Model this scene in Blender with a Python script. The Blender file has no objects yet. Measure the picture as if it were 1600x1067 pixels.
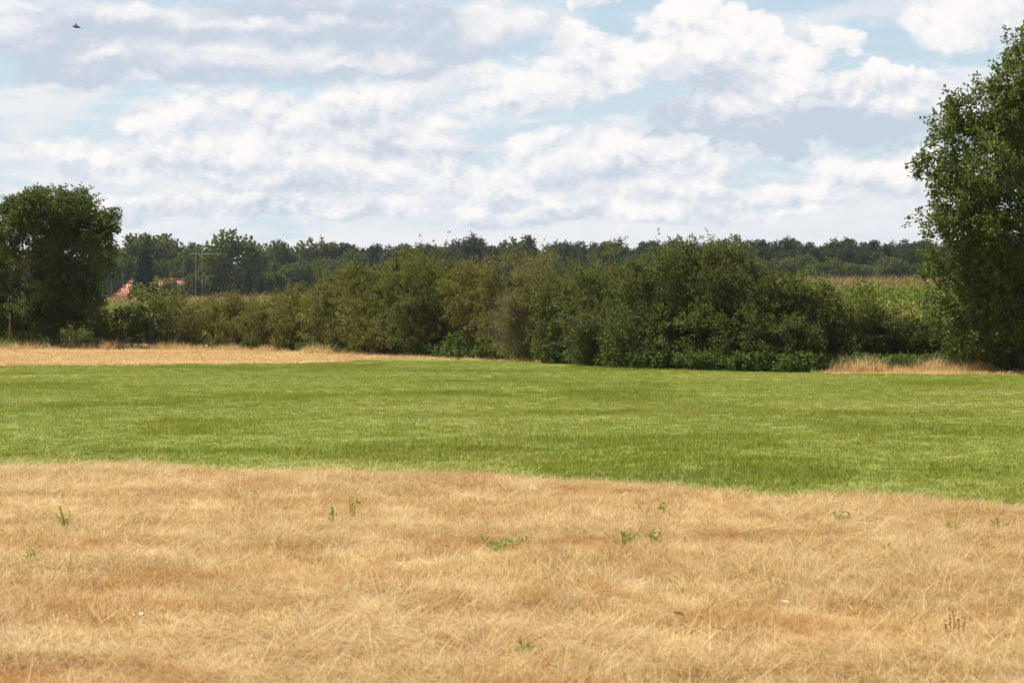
import bpy, math, random
import numpy as np

# ------------------------------------------------------------------ camera, sky, sun, exposure
scene = bpy.context.scene
col = scene.collection
F_PX = 3946.0            # focal length in photo pixels (55 mm on a 22.3 mm sensor)
CAM_H = 2.0
Y_HOR = 470.0            # photo row of the horizon
R = math.radians

cam_d = bpy.data.cameras.new('camera')
cam = bpy.data.objects.new('camera', cam_d)
col.objects.link(cam)
cam.location = (0, 0, CAM_H)
TILT = math.atan((533.5 - Y_HOR) / F_PX)
cam.rotation_euler = (math.pi / 2 - TILT, 0, 0)
cam_d.lens = 55.0
cam_d.sensor_width = 22.3
cam_d.clip_start = 0.1
cam_d.clip_end = 20000
cam_d.dof.use_dof = True
cam_d.dof.focus_distance = 62.0
cam_d.dof.aperture_fstop = 4.5
scene.camera = cam

SUN_AZ, SUN_EL = R(-42), R(55)
sun_d = bpy.data.lights.new('sun', 'SUN')
sun_d.energy = 5.0
sun_d.angle = R(0.53)
sun_d.color = (1.0, 0.95, 0.86)
sun = bpy.data.objects.new('sun', sun_d)
col.objects.link(sun)
sun.rotation_euler = (math.pi / 2 - SUN_EL, 0, math.pi - SUN_AZ)
SUN_V = (math.sin(SUN_AZ) * math.cos(SUN_EL), math.cos(SUN_AZ) * math.cos(SUN_EL), math.sin(SUN_EL))

scene.view_settings.view_transform = 'Standard'
scene.view_settings.look = 'None'
scene.view_settings.exposure = 0.72      # exposed for the fields: the clouds are nearly burnt out
scene.cycles.max_bounces = 5
scene.cycles.diffuse_bounces = 3
scene.cycles.glossy_bounces = 2
scene.cycles.transmission_bounces = 3
scene.view_settings.gamma = 1.0
scene.view_settings.use_curve_mapping = False


class NB:
    """small helper that writes node graphs as expressions"""
    def __init__(self, tree):
        self.t = tree

    def n(self, typ, **kw):
        nd = self.t.nodes.new(typ)
        for k, v in kw.items():
            setattr(nd, k, v)
        return nd

    def put(self, sock, v):
        if isinstance(v, bpy.types.NodeSocket):
            self.t.links.new(v, sock)
        elif v is not None:
            sock.default_value = v

    def m(self, op, a, b=None, c=None, clamp=False):
        nd = self.n('ShaderNodeMath', operation=op)
        nd.use_clamp = clamp
        self.put(nd.inputs[0], a)
        if b is not None:
            self.put(nd.inputs[1], b)
        if c is not None:
            self.put(nd.inputs[2], c)
        return nd.outputs[0]

    def vm(self, op, a, b=None):
        nd = self.n('ShaderNodeVectorMath', operation=op)
        self.put(nd.inputs[0], a)
        if b is not None:
            self.put(nd.inputs[1], b)
        return nd.outputs[1] if op in ('LENGTH', 'DOT_PRODUCT') else nd.outputs[0]

    def noise(self, vec, scale, detail=4, rough=0.55, dist=0.0):
        nd = self.n('ShaderNodeTexNoise')
        self.put(nd.inputs['Vector'], vec)
        nd.inputs['Scale'].default_value = scale
        nd.inputs['Detail'].default_value = detail
        nd.inputs['Roughness'].default_value = rough
        nd.inputs['Distortion'].default_value = dist
        return nd.outputs[0]

    def ss(self, x, lo, hi, a=0.0, b=1.0):
        nd = self.n('ShaderNodeMapRange', interpolation_type='SMOOTHSTEP')
        self.put(nd.inputs[0], x)
        self.put(nd.inputs[1], lo)
        self.put(nd.inputs[2], hi)
        self.put(nd.inputs[3], a)
        self.put(nd.inputs[4], b)
        return nd.outputs[0]

    def mix(self, f, a, b):
        nd = self.n('ShaderNodeMix', data_type='RGBA')
        self.put(nd.inputs[0], f)
        for s, v in ((nd.inputs[6], a), (nd.inputs[7], b)):
            self.put(s, v if isinstance(v, bpy.types.NodeSocket) else (v[0], v[1], v[2], 1))
        return nd.outputs[2]

    def xyz(self, v):
        nd = self.n('ShaderNodeSeparateXYZ')
        self.put(nd.inputs[0], v)
        return nd.outputs

    def comb(self, x, y, z):
        nd = self.n('ShaderNodeCombineXYZ')
        for s, v in zip(nd.inputs, (x, y, z)):
            self.put(s, v)
        return nd.outputs[0]


def build_world():
    w = bpy.data.worlds.new('World')
    scene.world = w
    w.use_nodes = True
    t = w.node_tree
    t.nodes.clear()
    b = NB(t)
    out = b.n('ShaderNodeOutputWorld')
    bg = b.n('ShaderNodeBackground')
    t.links.new(bg.outputs[0], out.inputs[0])
    sky = b.n('ShaderNodeTexSky', sky_type='NISHITA')
    sky.sun_disc = False
    sky.sun_elevation = SUN_EL
    sky.sun_rotation = SUN_AZ
    sky.air_density = 1.0
    sky.dust_density = 0.25
    sky.ozone_density = 3.0
    w.cycles.sampling_method = 'NONE'       # a broad even sky needs no importance map
    EX = 0.63
    K = 0.063                      # world strength; cloud radiances below are divided by it
    d = b.n('ShaderNodeTexCoord').outputs['Generated']
    d = b.vm('NORMALIZE', d)
    x, y, z = b.xyz(d)
    u = b.m('MULTIPLY', b.m('ARCTAN2', x, y), 180 / math.pi)
    v = b.m('MULTIPLY', b.m('ARCSINE', z), 180 / math.pi)
    p = b.vm('MULTIPLY', d, (57.3, 57.3, 57.3 * 1.35))
    PPD = F_PX * math.pi / 180

    WHITE = tuple(EX * q for q in (0.97, 0.94, 0.925))
    GREY = tuple(EX * q for q in (0.565, 0.635, 0.735))

    # outlines billow: the lookups are shifted by noise
    nd = b.n('ShaderNodeTexNoise')
    b.put(nd.inputs['Vector'], p)
    nd.inputs['Scale'].default_value = 0.55
    nd.inputs['Detail'].default_value = 5
    nd.inputs['Roughness'].default_value = 0.6
    w1 = b.vm('SUBTRACT', nd.outputs[1], (0.5, 0.5, 0.5))
    w1 = b.vm('MULTIPLY', w1, (1.9, 1.3, 0.0))
    uv = b.vm('ADD', b.comb(u, v, 0.0), w1)
    n1 = b.noise(p, 0.6, 7, 0.6, 0.2)
    n2 = b.noise(b.vm('ADD', p, (-0.16, 0.0, 0.34)), 0.6, 5, 0.6, 0.2)
    vo = b.n('ShaderNodeTexVoronoi', feature='SMOOTH_F1')
    b.put(vo.inputs['Vector'], b.vm('ADD', p, w1))
    vo.inputs['Scale'].default_value = 1.0
    vo.inputs['Detail'].default_value = 1.6
    vo.inputs['Roughness'].default_value = 0.55
    vo.inputs['Smoothness'].default_value = 0.5
    puf = b.m('SUBTRACT', 0.42, vo.outputs['Distance'])
    nc = b.m('SUBTRACT', n1, 0.5)
    rel0 = b.m('SUBTRACT', n1, n2)

    def layer(under, blobs, amp, lo, hi, relief, opac=1.0, puff=0.5, grad=0.3):
        S = W = L = A = None
        for (cx, cy, rx, ru, rd, g) in blobs:
            ry = (ru + rd) / 2
            cyc = cy + (rd - ru) / 2
            nd = b.n('ShaderNodeVectorMath', operation='MULTIPLY_ADD')
            b.put(nd.inputs[0], uv)
            nd.inputs[1].default_value = (PPD / rx, PPD / ry, 0)
            nd.inputs[2].default_value = (-(cx - 800) / rx, -(Y_HOR - cyc) / ry, 0)
            q = nd.outputs[0]
            r = b.vm('LENGTH', q)
            S = r if S is None else b.m('SMOOTH_MIN', S, r, 0.3)
            wi = b.m('MAXIMUM', b.m('SUBTRACT', 1.5, r), 0.001)
            wi = b.m('MULTIPLY', wi, b.m('MULTIPLY', wi, wi))
            L = b.m('MULTIPLY', wi, g) if L is None else b.m('MULTIPLY_ADD', wi, g, L)
            W = wi if W is None else b.m('ADD', W, wi)
            qy = b.xyz(q)[1]
            A = b.m('MULTIPLY', qy, wi) if A is None else b.m('MULTIPLY_ADD', qy, wi, A)
        hgt = b.m('DIVIDE', A, W)
        hgt = b.m('MINIMUM', b.m('MAXIMUM', hgt, -1.0), 1.0)
        L = b.m('MULTIPLY_ADD', hgt, grad, b.m('DIVIDE', L, W))
        fld = b.m('MULTIPLY_ADD', nc, amp, b.m('SUBTRACT', 1.0, S))
        fld = b.m('MULTIPLY_ADD', puf, puff, fld)
        al = b.ss(fld, lo, hi)
        if opac < 1:
            al = b.m('MULTIPLY', al, opac)
        L = b.m('MULTIPLY_ADD', rel0, relief, L)
        L = b.m('MULTIPLY_ADD', puf, abs(puff) * 0.5, L)
        L = b.ss(L, 0.0, 1.0)
        return b.mix(al, under, b.mix(L, tuple(c / K for c in GREY), tuple(c / K for c in WHITE)))

    c = sky.outputs[0]
    # pale summer haze low over the horizon
    hz = b.ss(v, -1.0, 16.0, 0.92, 0.0)
    c = b.mix(hz, c, tuple(q / K for q in (0.615 * EX, 0.725 * EX, 0.815 * EX)))
    # scattered cumulus over the whole rest of the sky (a flat layer seen in perspective)
    zz = b.m('ADD', b.m('MAXIMUM', z, 0.0), 0.12)
    cp = b.comb(b.m('DIVIDE', x, zz), b.m('DIVIDE', y, zz), 3.7)
    g1 = b.noise(cp, 1.1, 5, 0.55, 0.3)
    g2 = b.noise(b.vm('ADD', cp, (-0.09, 0.06, 0.0)), 1.1, 3, 0.55, 0.3)
    ga = b.m('MULTIPLY', b.ss(g1, 0.47, 0.58), b.ss(v, 6.0, 10.0))
    gl = b.ss(b.m('MULTIPLY_ADD', b.m('SUBTRACT', g1, g2), 3.0, 0.55), 0.1, 0.95)
    c = b.mix(ga, c, b.mix(gl, tuple(q / K for q in GREY), tuple(q / K for q in WHITE)))
    # far flattened layers near the horizon, all the way round
    pf = b.vm('MULTIPLY', d, (57.3, 57.3, 57.3 * 3.6))
    f1 = b.noise(pf, 0.36, 6, 0.56, 0.2)
    f2 = b.noise(b.vm('ADD', pf, (-0.3, 0, 0.9)), 0.36, 4, 0.56, 0.2)
    fa = b.ss(b.m('ADD', f1, b.ss(v, 0.0, 4.5, 0.16, 0.03)), 0.44, 0.60)
    fa = b.m('MULTIPLY', fa, b.ss(v, 5.5, 8.0, 0.85, 0.0))
    fl = b.ss(b.m('MULTIPLY_ADD', b.m('SUBTRACT', f1, f2), 1.8, 0.72), 0.0, 1.0)
    c = b.mix(fa, c, b.mix(fl, tuple(EX * q / K for q in (0.66, 0.725, 0.80)), tuple(EX * q / K for q in (0.85, 0.85, 0.865))))

    mid = [(280, 195, 85, 45, 36, .80), (190, 265, 130, 34, 30, .80), (430, 190, 95, 58, 46, .80), (590, 185, 160, 52, 50, .78),
           (480, 262, 280, 50, 36, .72), (665, 238, 120, 26, 18, .35), (850, 140, 150, 50, 34, .84),
           (900, 255, 130, 50, 40, .78), (760, 285, 160, 34, 30, .76), (1030, 262, 130, 40, 34, .68),
           (1150, 305, 240, 24, 20, .74), (380, 325, 330, 22, 20, .70), (1370, 285, 120, 46, 34, .76), (900, 335, 330, 18, 16, .72)]
    c = layer(c, mid, 1.5, -0.60, 0.00, 2.8, opac=0.94, puff=0.7)
    big = [(960, 92, 120, 66, 56, .88), (1060, 45, 75, 60, 60, .92), (1155, 62, 115, 74, 70, .92),
           (1245, 100, 95, 60, 60, .88), (1170, 145, 160, 60, 44, .80), (1400, 152, 100, 54, 40, .84),
           (1315, 145, 90, 55, 44, .80), (1270, 205, 235, 40, 42, .0), (1120, 180, 120, 30, 34, .25), (1095, 140, 60, 40, 36, .30), (950, -4, 70, 18, 16, .8)]
    c = layer(c, big, 1.05, -0.34, -0.08, 3.0, puff=0.9)
    deck = [(400, 72, 400, 80, 70, .12), (130, 100, 100, 45, 42, .15), (650, 62, 210, 64, 62, .18),
            (785, 40, 60, 48, 36, .62), (40, 50, 70, 40, 28, .55),
            (1500, 35, 115, 55, 52, .80), (1480, -20, 140, 40, 50, .84)]
    c = layer(c, deck, 1.0, -0.26, 0.08, 2.0, puff=0.35, grad=0.12)
    lit = [(400, 94, 210, 32, 24, .86), (560, 100, 160, 18, 16, .82), (190, 28, 160, 22, 17, .78),
           (165, 82, 50, 15, 12, .75), (770, 42, 56, 46, 28, .82), (430, 44, 220, 15, 13, .68), (95, 141, 46, 12, 11, .7)]
    c = layer(c, lit, -2.4, -0.35, 0.60, 1.8, opac=0.9, puff=0.5, grad=0.2)
    t.links.new(c, bg.inputs[0])
    bg.inputs[1].default_value = K


build_world()

# ------------------------------------------------------------------ helpers
def tag(o, label=None, cat=None, group=None, kind=None):
    if label:
        o['label'] = label
    if cat:
        o['category'] = cat
    if group:
        o['group'] = group
    if kind:
        o['kind'] = kind
    return o


def empty(name, loc, rz=0.0, sc=1.0):
    o = bpy.data.objects.new(name, None)
    o.empty_display_size = 0.2
    col.objects.link(o)
    o.location = loc
    o.rotation_euler = (0, 0, rz)
    o.scale = (sc, sc, sc) if not isinstance(sc, tuple) else sc
    return o


def obj(name, mesh, parent=None, link=True):
    o = bpy.data.objects.new(name, mesh)
    if link:
        col.objects.link(o)
    if parent:
        o.parent = parent
    return o


def qmesh(name, V, Q, mats, mi=None, smooth=False):
    """mesh from numpy verts and quads"""
    V = np.asarray(V, dtype=np.float32).reshape(-1, 3)
    Q = np.asarray(Q, dtype=np.int32).reshape(-1, 4)
    me = bpy.data.meshes.new(name)
    me.vertices.add(len(V))
    me.vertices.foreach_set('co', V.ravel())
    me.loops.add(len(Q) * 4)
    me.loops.foreach_set('vertex_index', Q.ravel())
    me.polygons.add(len(Q))
    me.polygons.foreach_set('loop_start', np.arange(0, len(Q) * 4, 4, dtype=np.int32))
    me.polygons.foreach_set('loop_total', np.full(len(Q), 4, dtype=np.int32))
    for m in (mats if isinstance(mats, (list, tuple)) else [mats]):
        me.materials.append(m)
    if mi is not None:
        me.polygons.foreach_set('material_index', np.asarray(mi, dtype=np.int32))
    if smooth:
        me.polygons.foreach_set('use_smooth', np.ones(len(Q), dtype=bool))
    me.update(calc_edges=True)
    me.validate()
    return me


class Q:
    """collects quads"""
    def __init__(self):
        self.v, self.q, self.mi, self.k = [], [], [], 0

    def add(self, V, F, m=0):
        V = np.asarray(V, float).reshape(-1, 3)
        F = np.asarray(F, int).reshape(-1, 4)
        self.v.append(V)
        self.q.append(F + self.k)
        self.mi.append(np.full(len(F), m))
        self.k += len(V)

    def tube(self, pts, rad, sides=6, m=0):
        pts = np.asarray(pts, float)
        n = len(pts)
        tan = np.gradient(pts, axis=0)
        tan /= np.linalg.norm(tan, axis=1)[:, None] + 1e-9
        ref = np.array([0.31, 0.95, 0.05]) if abs(tan[0][2]) > .7 else np.array([0, 0, 1.0])
        a = np.cross(tan, ref)
        a /= np.linalg.norm(a, axis=1)[:, None] + 1e-9
        c = np.cross(tan, a)
        th = np.linspace(0, 2 * math.pi, sides, endpoint=False)
        rad = np.broadcast_to(np.asarray(rad, float), (n,))
        V = pts[:, None, :] + rad[:, None, None] * (np.cos(th)[None, :, None] * a[:, None, :] + np.sin(th)[None, :, None] * c[:, None, :])
        F = []
        for i in range(n - 1):
            for j in range(sides):
                k = (j + 1) % sides
                F.append((i * sides + j, i * sides + k, (i + 1) * sides + k, (i + 1) * sides + j))
        self.add(V, F, m)

    def box(self, lo, hi, m=0):
        x0, y0, z0 = lo
        x1, y1, z1 = hi
        V = [(x0, y0, z0), (x1, y0, z0), (x1, y1, z0), (x0, y1, z0), (x0, y0, z1), (x1, y0, z1), (x1, y1, z1), (x0, y1, z1)]
        F = [(0, 3, 2, 1), (4, 5, 6, 7), (0, 1, 5, 4), (1, 2, 6, 5), (2, 3, 7, 6), (3, 0, 4, 7)]
        self.add(V, F, m)

    def mesh(self, name, mats, smooth=False):
        return qmesh(name, np.concatenate(self.v), np.concatenate(self.q), mats, np.concatenate(self.mi), smooth)


def unit(a):
    return a / (np.linalg.norm(a, axis=-1, keepdims=True) + 1e-9)


def sm(x, lo, hi):
    t = np.clip((np.asarray(x, float) - lo) / (hi - lo), 0, 1)
    return t * t * (3 - 2 * t)


def ground_z(x, y):
    x = np.asarray(x, float)
    y = np.asarray(y, float)
    right = sm(x, 0, 9 + 0 * x) if np.ndim(x) == 0 else sm(x, 0, 9)
    ang = x / np.maximum(y, 20)
    rgt = sm(ang, -0.02, 0.12)
    z = 0.28 * rgt * sm(y, 75, 83) + rgt * 0.0055 * np.clip(y - 82, 0, 160)
    lft = sm(-ang, 0.06, 0.13)
    z = z - 0.15 * lft * sm(y, 112, 122)
    z = z + 0.04 * np.sin(x * 0.35 + 1.3) * np.sin(y * 0.21) * sm(y, 8, 20) * (1 - sm(y, 60, 66)) * 0.6
    return z


def at(px, py, D):
    """photo pixel -> point at ground distance D (world Y)"""
    a = math.atan((py - 533.5) / F_PX) + TILT
    return np.array([(px - 800) / F_PX * D / math.cos(TILT), D, CAM_H - math.tan(a) * D])


def depth(py):
    return CAM_H / math.tan(math.atan((py - 533.5) / F_PX) + TILT)


def on_ground(px, py):
    D = depth(py)
    p = at(px, py, D)
    p[2] = float(ground_z(p[0], p[1]))
    return p


FE_X = [-40, -16, -9, -6, -4.2, -1.5, 1, 3.8, 7.2, 9.0, 14, 40]
FE_Y = [75, 77.5, 79, 82.0, 87.5, 86.0, 81, 76.2, 72.6, 69.2, 68.2, 67]


def near_edge(x):
    xc = np.clip(x, -9, 9)
    return 28.5 - 0.508 * (xc + 1.1) - 0.0424 * (xc + 1.1) ** 2


def far_edge(x):
    return np.interp(x, FE_X, FE_Y)


# ------------------------------------------------------------------ materials
def new_mat(name):
    m = bpy.data.materials.new(name)
    m.use_nodes = True
    t = m.node_tree
    t.nodes.clear()
    b = NB(t)
    out = b.n('ShaderNodeOutputMaterial')
    return m, b, out


def leaf_mat(name, cols, patch=None, patch_scale=0.6, patch_lo=0.5, patch_hi=0.68, trans=0.32, rough=0.5, spec=0.35, var=1.0, obj_space=False):
    """leafy material: colour differs leaf by leaf (cols = three colours), patches of another tint"""
    m, b, out = new_mat(name)
    geo = b.n('ShaderNodeNewGeometry')
    r = geo.outputs['Random Per Island']
    c = b.mix(b.ss(r, 0.0, 0.5), cols[0], cols[1])
    c = b.mix(b.ss(r, 0.55, 1.0), c, cols[2])
    if patch:
        n = b.noise(geo.outputs['Position'], patch_scale, 3, 0.55)
        n = b.m('ADD', n, b.m('MULTIPLY_ADD', r, 0.16, -0.08))
        c = b.mix(b.ss(n, patch_lo, patch_hi), c, patch)
    pr = b.n('ShaderNodeBsdfPrincipled')
    b.put(pr.inputs['Base Color'], c)
    pr.inputs['Roughness'].default_value = rough
    pr.inputs['Specular IOR Level'].default_value = spec
    tr = b.n('ShaderNodeBsdfTranslucent')
    tc = b.mix(0.35, c, (0.30, 0.34, 0.04))
    b.put(tr.inputs[0], tc if trans < 0.5 else c)
    mx = b.n('ShaderNodeMixShader')
    mx.inputs[0].default_value = trans
    b.t.links.new(pr.outputs[0], mx.inputs[1])
    b.t.links.new(tr.outputs[0], mx.inputs[2])
    b.t.links.new(mx.outputs[0], out.inputs[0])
    return m


def plain_mat(name, c1, c2, scale=8.0, rough=0.85, bump=0.3, metal=0.0):
    m, b, out = new_mat(name)
    tc = b.n('ShaderNodeTexCoord').outputs['Object']
    n = b.noise(tc, scale, 6, 0.6)
    pr = b.n('ShaderNodeBsdfPrincipled')
    b.put(pr.inputs['Base Color'], b.mix(b.ss(n, 0.3, 0.7), c1, c2))
    pr.inputs['Roughness'].default_value = rough
    pr.inputs['Metallic'].default_value = metal
    bp = b.n('ShaderNodeBump')
    bp.inputs['Strength'].default_value = bump
    bp.inputs['Distance'].default_value = 0.02
    b.put(bp.inputs['Height'], n)
    b.t.links.new(bp.outputs[0], pr.inputs['Normal'])
    b.t.links.new(pr.outputs[0], out.inputs[0])
    return m


def straw_tint(b, pos, r):
    """dry meadow colours: pale straw, golden, rusty patches; r varies blade by blade"""
    ps = b.vm('MULTIPLY', pos, (0.75, 1.0, 0.0))
    n1 = b.noise(ps, 0.75, 6, 0.68, 0.6)
    n2 = b.noise(b.vm('ADD', ps, (31, 7, 0)), 2.2, 6, 0.68, 0.4)
    c = b.mix(b.ss(r, 0.1, 0.9), (0.36, 0.207, 0.064), (0.83, 0.645, 0.32))
    c = b.mix(b.m('MULTIPLY', b.ss(n2, 0.49, 0.64), 0.62), c, (0.90, 0.76, 0.47))
    c = b.mix(b.m('MULTIPLY', b.ss(n1, 0.51, 0.63), 0.66), c, (0.49, 0.265, 0.072))
    return c


def streaks(b, pos, c):
    """rust-brown and grey-brown mowing streaks of the far strip"""
    n = b.noise(b.vm('MULTIPLY', pos, (0.10, 0.55, 0.0)), 1.0, 4, 0.6, 0.5)
    c = b.mix(b.m('MULTIPLY', b.ss(n, 0.44, 0.60), 0.75), c, (0.44, 0.26, 0.10))
    return b.mix(0.25, c, (0.46, 0.32, 0.15))


def straw_mat(name, far=False):
    m, b, out = new_mat(name)
    geo = b.n('ShaderNodeNewGeometry')
    c = straw_tint(b, geo.outputs['Position'], geo.outputs['Random Per Island'])
    if far:
        c = streaks(b, geo.outputs['Position'], c)
    pr = b.n('ShaderNodeBsdfPrincipled')
    b.put(pr.inputs['Base Color'], c)
    pr.inputs['Roughness'].default_value = 0.5
    pr.inputs['Specular IOR Level'].default_value = 0.25
    tr = b.n('ShaderNodeBsdfTranslucent')
    b.put(tr.inputs[0], c)
    mx = b.n('ShaderNodeMixShader')
    mx.inputs[0].default_value = 0.45
    b.t.links.new(pr.outputs[0], mx.inputs[1])
    b.t.links.new(tr.outputs[0], mx.inputs[2])
    b.t.links.new(mx.outputs[0], out.inputs[0])
    return m


def green_tint(b, pos, r):
    ps = b.vm('MULTIPLY', pos, (0.62, 1.0, 0.0))
    n1 = b.noise(ps, 0.28, 4, 0.58, 0.5)
    n2 = b.noise(b.vm('ADD', ps, (11, 47, 0)), 0.22, 4, 0.6, 0.4)
    n3 = b.noise(b.vm('ADD', ps, (71, 3, 0)), 0.9, 3, 0.6)
    c = b.mix(b.ss(r, 0.0, 1.0), (0.132, 0.170, 0.020), (0.272, 0.290, 0.040))
    c = b.mix(b.m('MULTIPLY', b.ss(n1, 0.54, 0.66), 0.42), c, (0.105, 0.155, 0.030))
    c = b.mix(b.m('MULTIPLY', b.ss(n2, 0.51, 0.66), 0.50), c, (0.37, 0.33, 0.11))
    c = b.mix(b.m('MULTIPLY', b.ss(n3, 0.58, 0.74), 0.45), c, (0.275, 0.315, 0.035))
    return c


def green_mat(name):
    m, b, out = new_mat(name)
    geo = b.n('ShaderNodeNewGeometry')
    c = green_tint(b, geo.outputs['Position'], geo.outputs['Random Per Island'])
    pr = b.n('ShaderNodeBsdfPrincipled')
    b.put(pr.inputs['Base Color'], c)
    pr.inputs['Roughness'].default_value = 0.6
    pr.inputs['Specular IOR Level'].default_value = 0.15
    tr = b.n('ShaderNodeBsdfTranslucent')
    b.put(tr.inputs[0], b.mix(0.4, c, (0.30, 0.34, 0.02)))
    mx = b.n('ShaderNodeMixShader')
    mx.inputs[0].default_value = 0.40
    b.t.links.new(pr.outputs[0], mx.inputs[1])
    b.t.links.new(tr.outputs[0], mx.inputs[2])
    b.t.links.new(mx.outputs[0], out.inputs[0])
    return m


def ground_mat():
    m, b, out = new_mat('ground_soil_and_turf')
    geo = b.n('ShaderNodeNewGeometry')
    pos = geo.outputs['Position']
    x, y, z = b.xyz(pos)
    r = b.noise(pos, 30.0, 3, 0.7)
    dry = b.mix(0.2, straw_tint(b, pos, r), (0.30, 0.17, 0.06))
    grn = b.mix(0.2, green_tint(b, pos, r), (0.09, 0.12, 0.03))
    xc = b.m('MAXIMUM', b.m('MINIMUM', x, 9.0), -9.0)
    x1 = b.m('ADD', xc, 1.1)
    e1 = b.m('ADD', b.m('MULTIPLY_ADD', x1, -0.508, 28.5), b.m('MULTIPLY', b.m('MULTIPLY', x1, x1), -0.0424))
    rp = b.n('ShaderNodeValToRGB')
    rp.color_ramp.interpolation = 'LINEAR'
    els = rp.color_ramp.elements
    while len(els) < len(FE_X):
        els.new(0.5)
    for k_, (xx, yy) in enumerate(zip(FE_X, FE_Y)):
        els[k_].position = (xx + 40) / 80
        els[k_].color = (yy / 100, yy / 100, yy / 100, 1)
    b.put(rp.inputs[0], b.m('MULTIPLY_ADD', x, 1 / 80, 0.5))
    e2 = b.m('MULTIPLY', rp.outputs[0], 100.0)
    w = b.m('MULTIPLY_ADD', b.noise(pos, 1.3, 4, 0.6), 1.2, -0.6)
    g = b.m('MULTIPLY', b.ss(b.m('ADD', b.m('SUBTRACT', y, e1), w), -0.2, 0.2),
            b.ss(b.m('ADD', b.m('SUBTRACT', e2, y), b.m('MULTIPLY', w, 2.0)), -0.6, 0.6))
    dry = b.mix(b.ss(y, 55.0, 60.0), dry, streaks(b, pos, dry))
    c = b.mix(g, dry, grn)
    soil = b.mix(b.ss(b.noise(pos, 0.8, 5, 0.6), .35, .65), (0.13, 0.085, 0.05), (0.20, 0.145, 0.08))
    soil = b.mix(b.ss(b.noise(pos, 0.02, 3, 0.5), 0.45, 0.55), soil, (0.13, 0.16, 0.05))
    c = b.mix(b.ss(y, 116.0, 135.0), c, soil)
    pr = b.n('ShaderNodeBsdfPrincipled')
    b.put(pr.inputs['Base Color'], c)
    pr.inputs['Roughness'].default_value = 0.9
    pr.inputs['Specular IOR Level'].default_value = 0.15
    bp = b.n('ShaderNodeBump')
    bp.inputs['Strength'].default_value = 0.6
    bp.inputs['Distance'].default_value = 0.05
    b.put(bp.inputs['Height'], r)
    b.t.links.new(bp.outputs[0], pr.inputs['Normal'])
    b.t.links.new(pr.outputs[0], out.inputs[0])
    return m


M = {}
M['ground'] = ground_mat()
M['straw'] = straw_mat('dry_grass_blades')
M['straw_far'] = straw_mat('far_strip_straw', True)
M['green'] = green_mat('green_grass_blades')
M['bark'] = plain_mat('bark', (0.055, 0.045, 0.032), (0.13, 0.11, 0.085), 6.0, 0.9, 0.6)
M['twig'] = plain_mat('grey_twig', (0.15, 0.12, 0.075), (0.27, 0.22, 0.15), 9.0, 0.85, 0.2)
M['oak'] = leaf_mat('oak_leaves', ((0.044, 0.070, 0.013), (0.080, 0.116, 0.022), (0.145, 0.178, 0.040)), (0.10, 0.118, 0.028), 0.8, 0.55, 0.7, 0.34, 0.6, 0.12)
M['lefttree'] = leaf_mat('left_tree_leaves', ((0.036, 0.060, 0.011), (0.062, 0.095, 0.018), (0.110, 0.142, 0.032)), (0.08, 0.10, 0.022), 0.7, 0.55, 0.7, 0.30, 0.6, 0.12)
HC = {
    'olive': ((0.082, 0.090, 0.020), (0.132, 0.134, 0.032), (0.200, 0.188, 0.055)),
    'green': ((0.055, 0.074, 0.018), (0.092, 0.112, 0.027), (0.145, 0.156, 0.043)),
    'deep': ((0.038, 0.054, 0.014), (0.066, 0.084, 0.022), (0.112, 0.124, 0.038)),
    'rusty': ((0.092, 0.088, 0.021), (0.145, 0.128, 0.034), (0.210, 0.172, 0.055)),
    'grey': ((0.060, 0.071, 0.024), (0.098, 0.108, 0.038), (0.155, 0.158, 0.066)),
    'fresh': ((0.075, 0.115, 0.018), (0.130, 0.175, 0.030), (0.20, 0.240, 0.05)),
}
for k, c in HC.items():
    M['h_' + k] = leaf_mat('hedge_leaves_' + k, c, (0.125, 0.108, 0.034) if k != 'fresh' else (0.20, 0.19, 0.06), 0.75, 0.58, 0.76, 0.30, 0.7, 0.10)
M['deadleaf'] = leaf_mat('dead_twigs', ((0.16, 0.125, 0.065), (0.23, 0.18, 0.10), (0.31, 0.25, 0.145)), None, trans=0.3, rough=0.8, spec=0.1)
M['w_pine'] = leaf_mat('far_pine_needles', ((0.026, 0.045, 0.015), (0.042, 0.066, 0.022), (0.070, 0.094, 0.031)), None, trans=0.14, rough=0.8, spec=0.05)
M['w_broad'] = leaf_mat('far_broad_leaves', ((0.042, 0.068, 0.016), (0.068, 0.100, 0.024), (0.110, 0.142, 0.036)), (0.12, 0.145, 0.040), 0.07, 0.52, 0.64, 0.22, 0.8, 0.05)
M['w_spruce'] = leaf_mat('far_spruce_needles', ((0.016, 0.028, 0.016), (0.024, 0.038, 0.020), (0.036, 0.050, 0.026)), None, trans=0.08, rough=0.8, spec=0.05)
M['maize'] = leaf_mat('maize_leaves', ((0.115, 0.165, 0.028), (0.21, 0.26, 0.048), (0.40, 0.40, 0.12)), (0.33, 0.32, 0.09), 0.5, 0.5, 0.66, 0.40, 0.7, 0.12)
M['tassel'] = leaf_mat('maize_tassels', ((0.30, 0.190, 0.095), (0.38, 0.25, 0.14), (0.46, 0.33, 0.17)), None, trans=0.2, rough=0.7, spec=0.2)
M['nettle'] = leaf_mat('nettle_leaves', ((0.040, 0.080, 0.018), (0.070, 0.125, 0.026), (0.11, 0.17, 0.04)), None, trans=0.3, rough=0.7, spec=0.12)
M['weed'] = leaf_mat('weed_leaves', ((0.20, 0.27, 0.03), (0.28, 0.36, 0.05), (0.37, 0.42, 0.08)), None, trans=0.35)
M['yellow'] = leaf_mat('yellow_petals', ((0.60, 0.42, 0.03), (0.70, 0.52, 0.05), (0.75, 0.60, 0.08)), None, trans=0.2)
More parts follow.
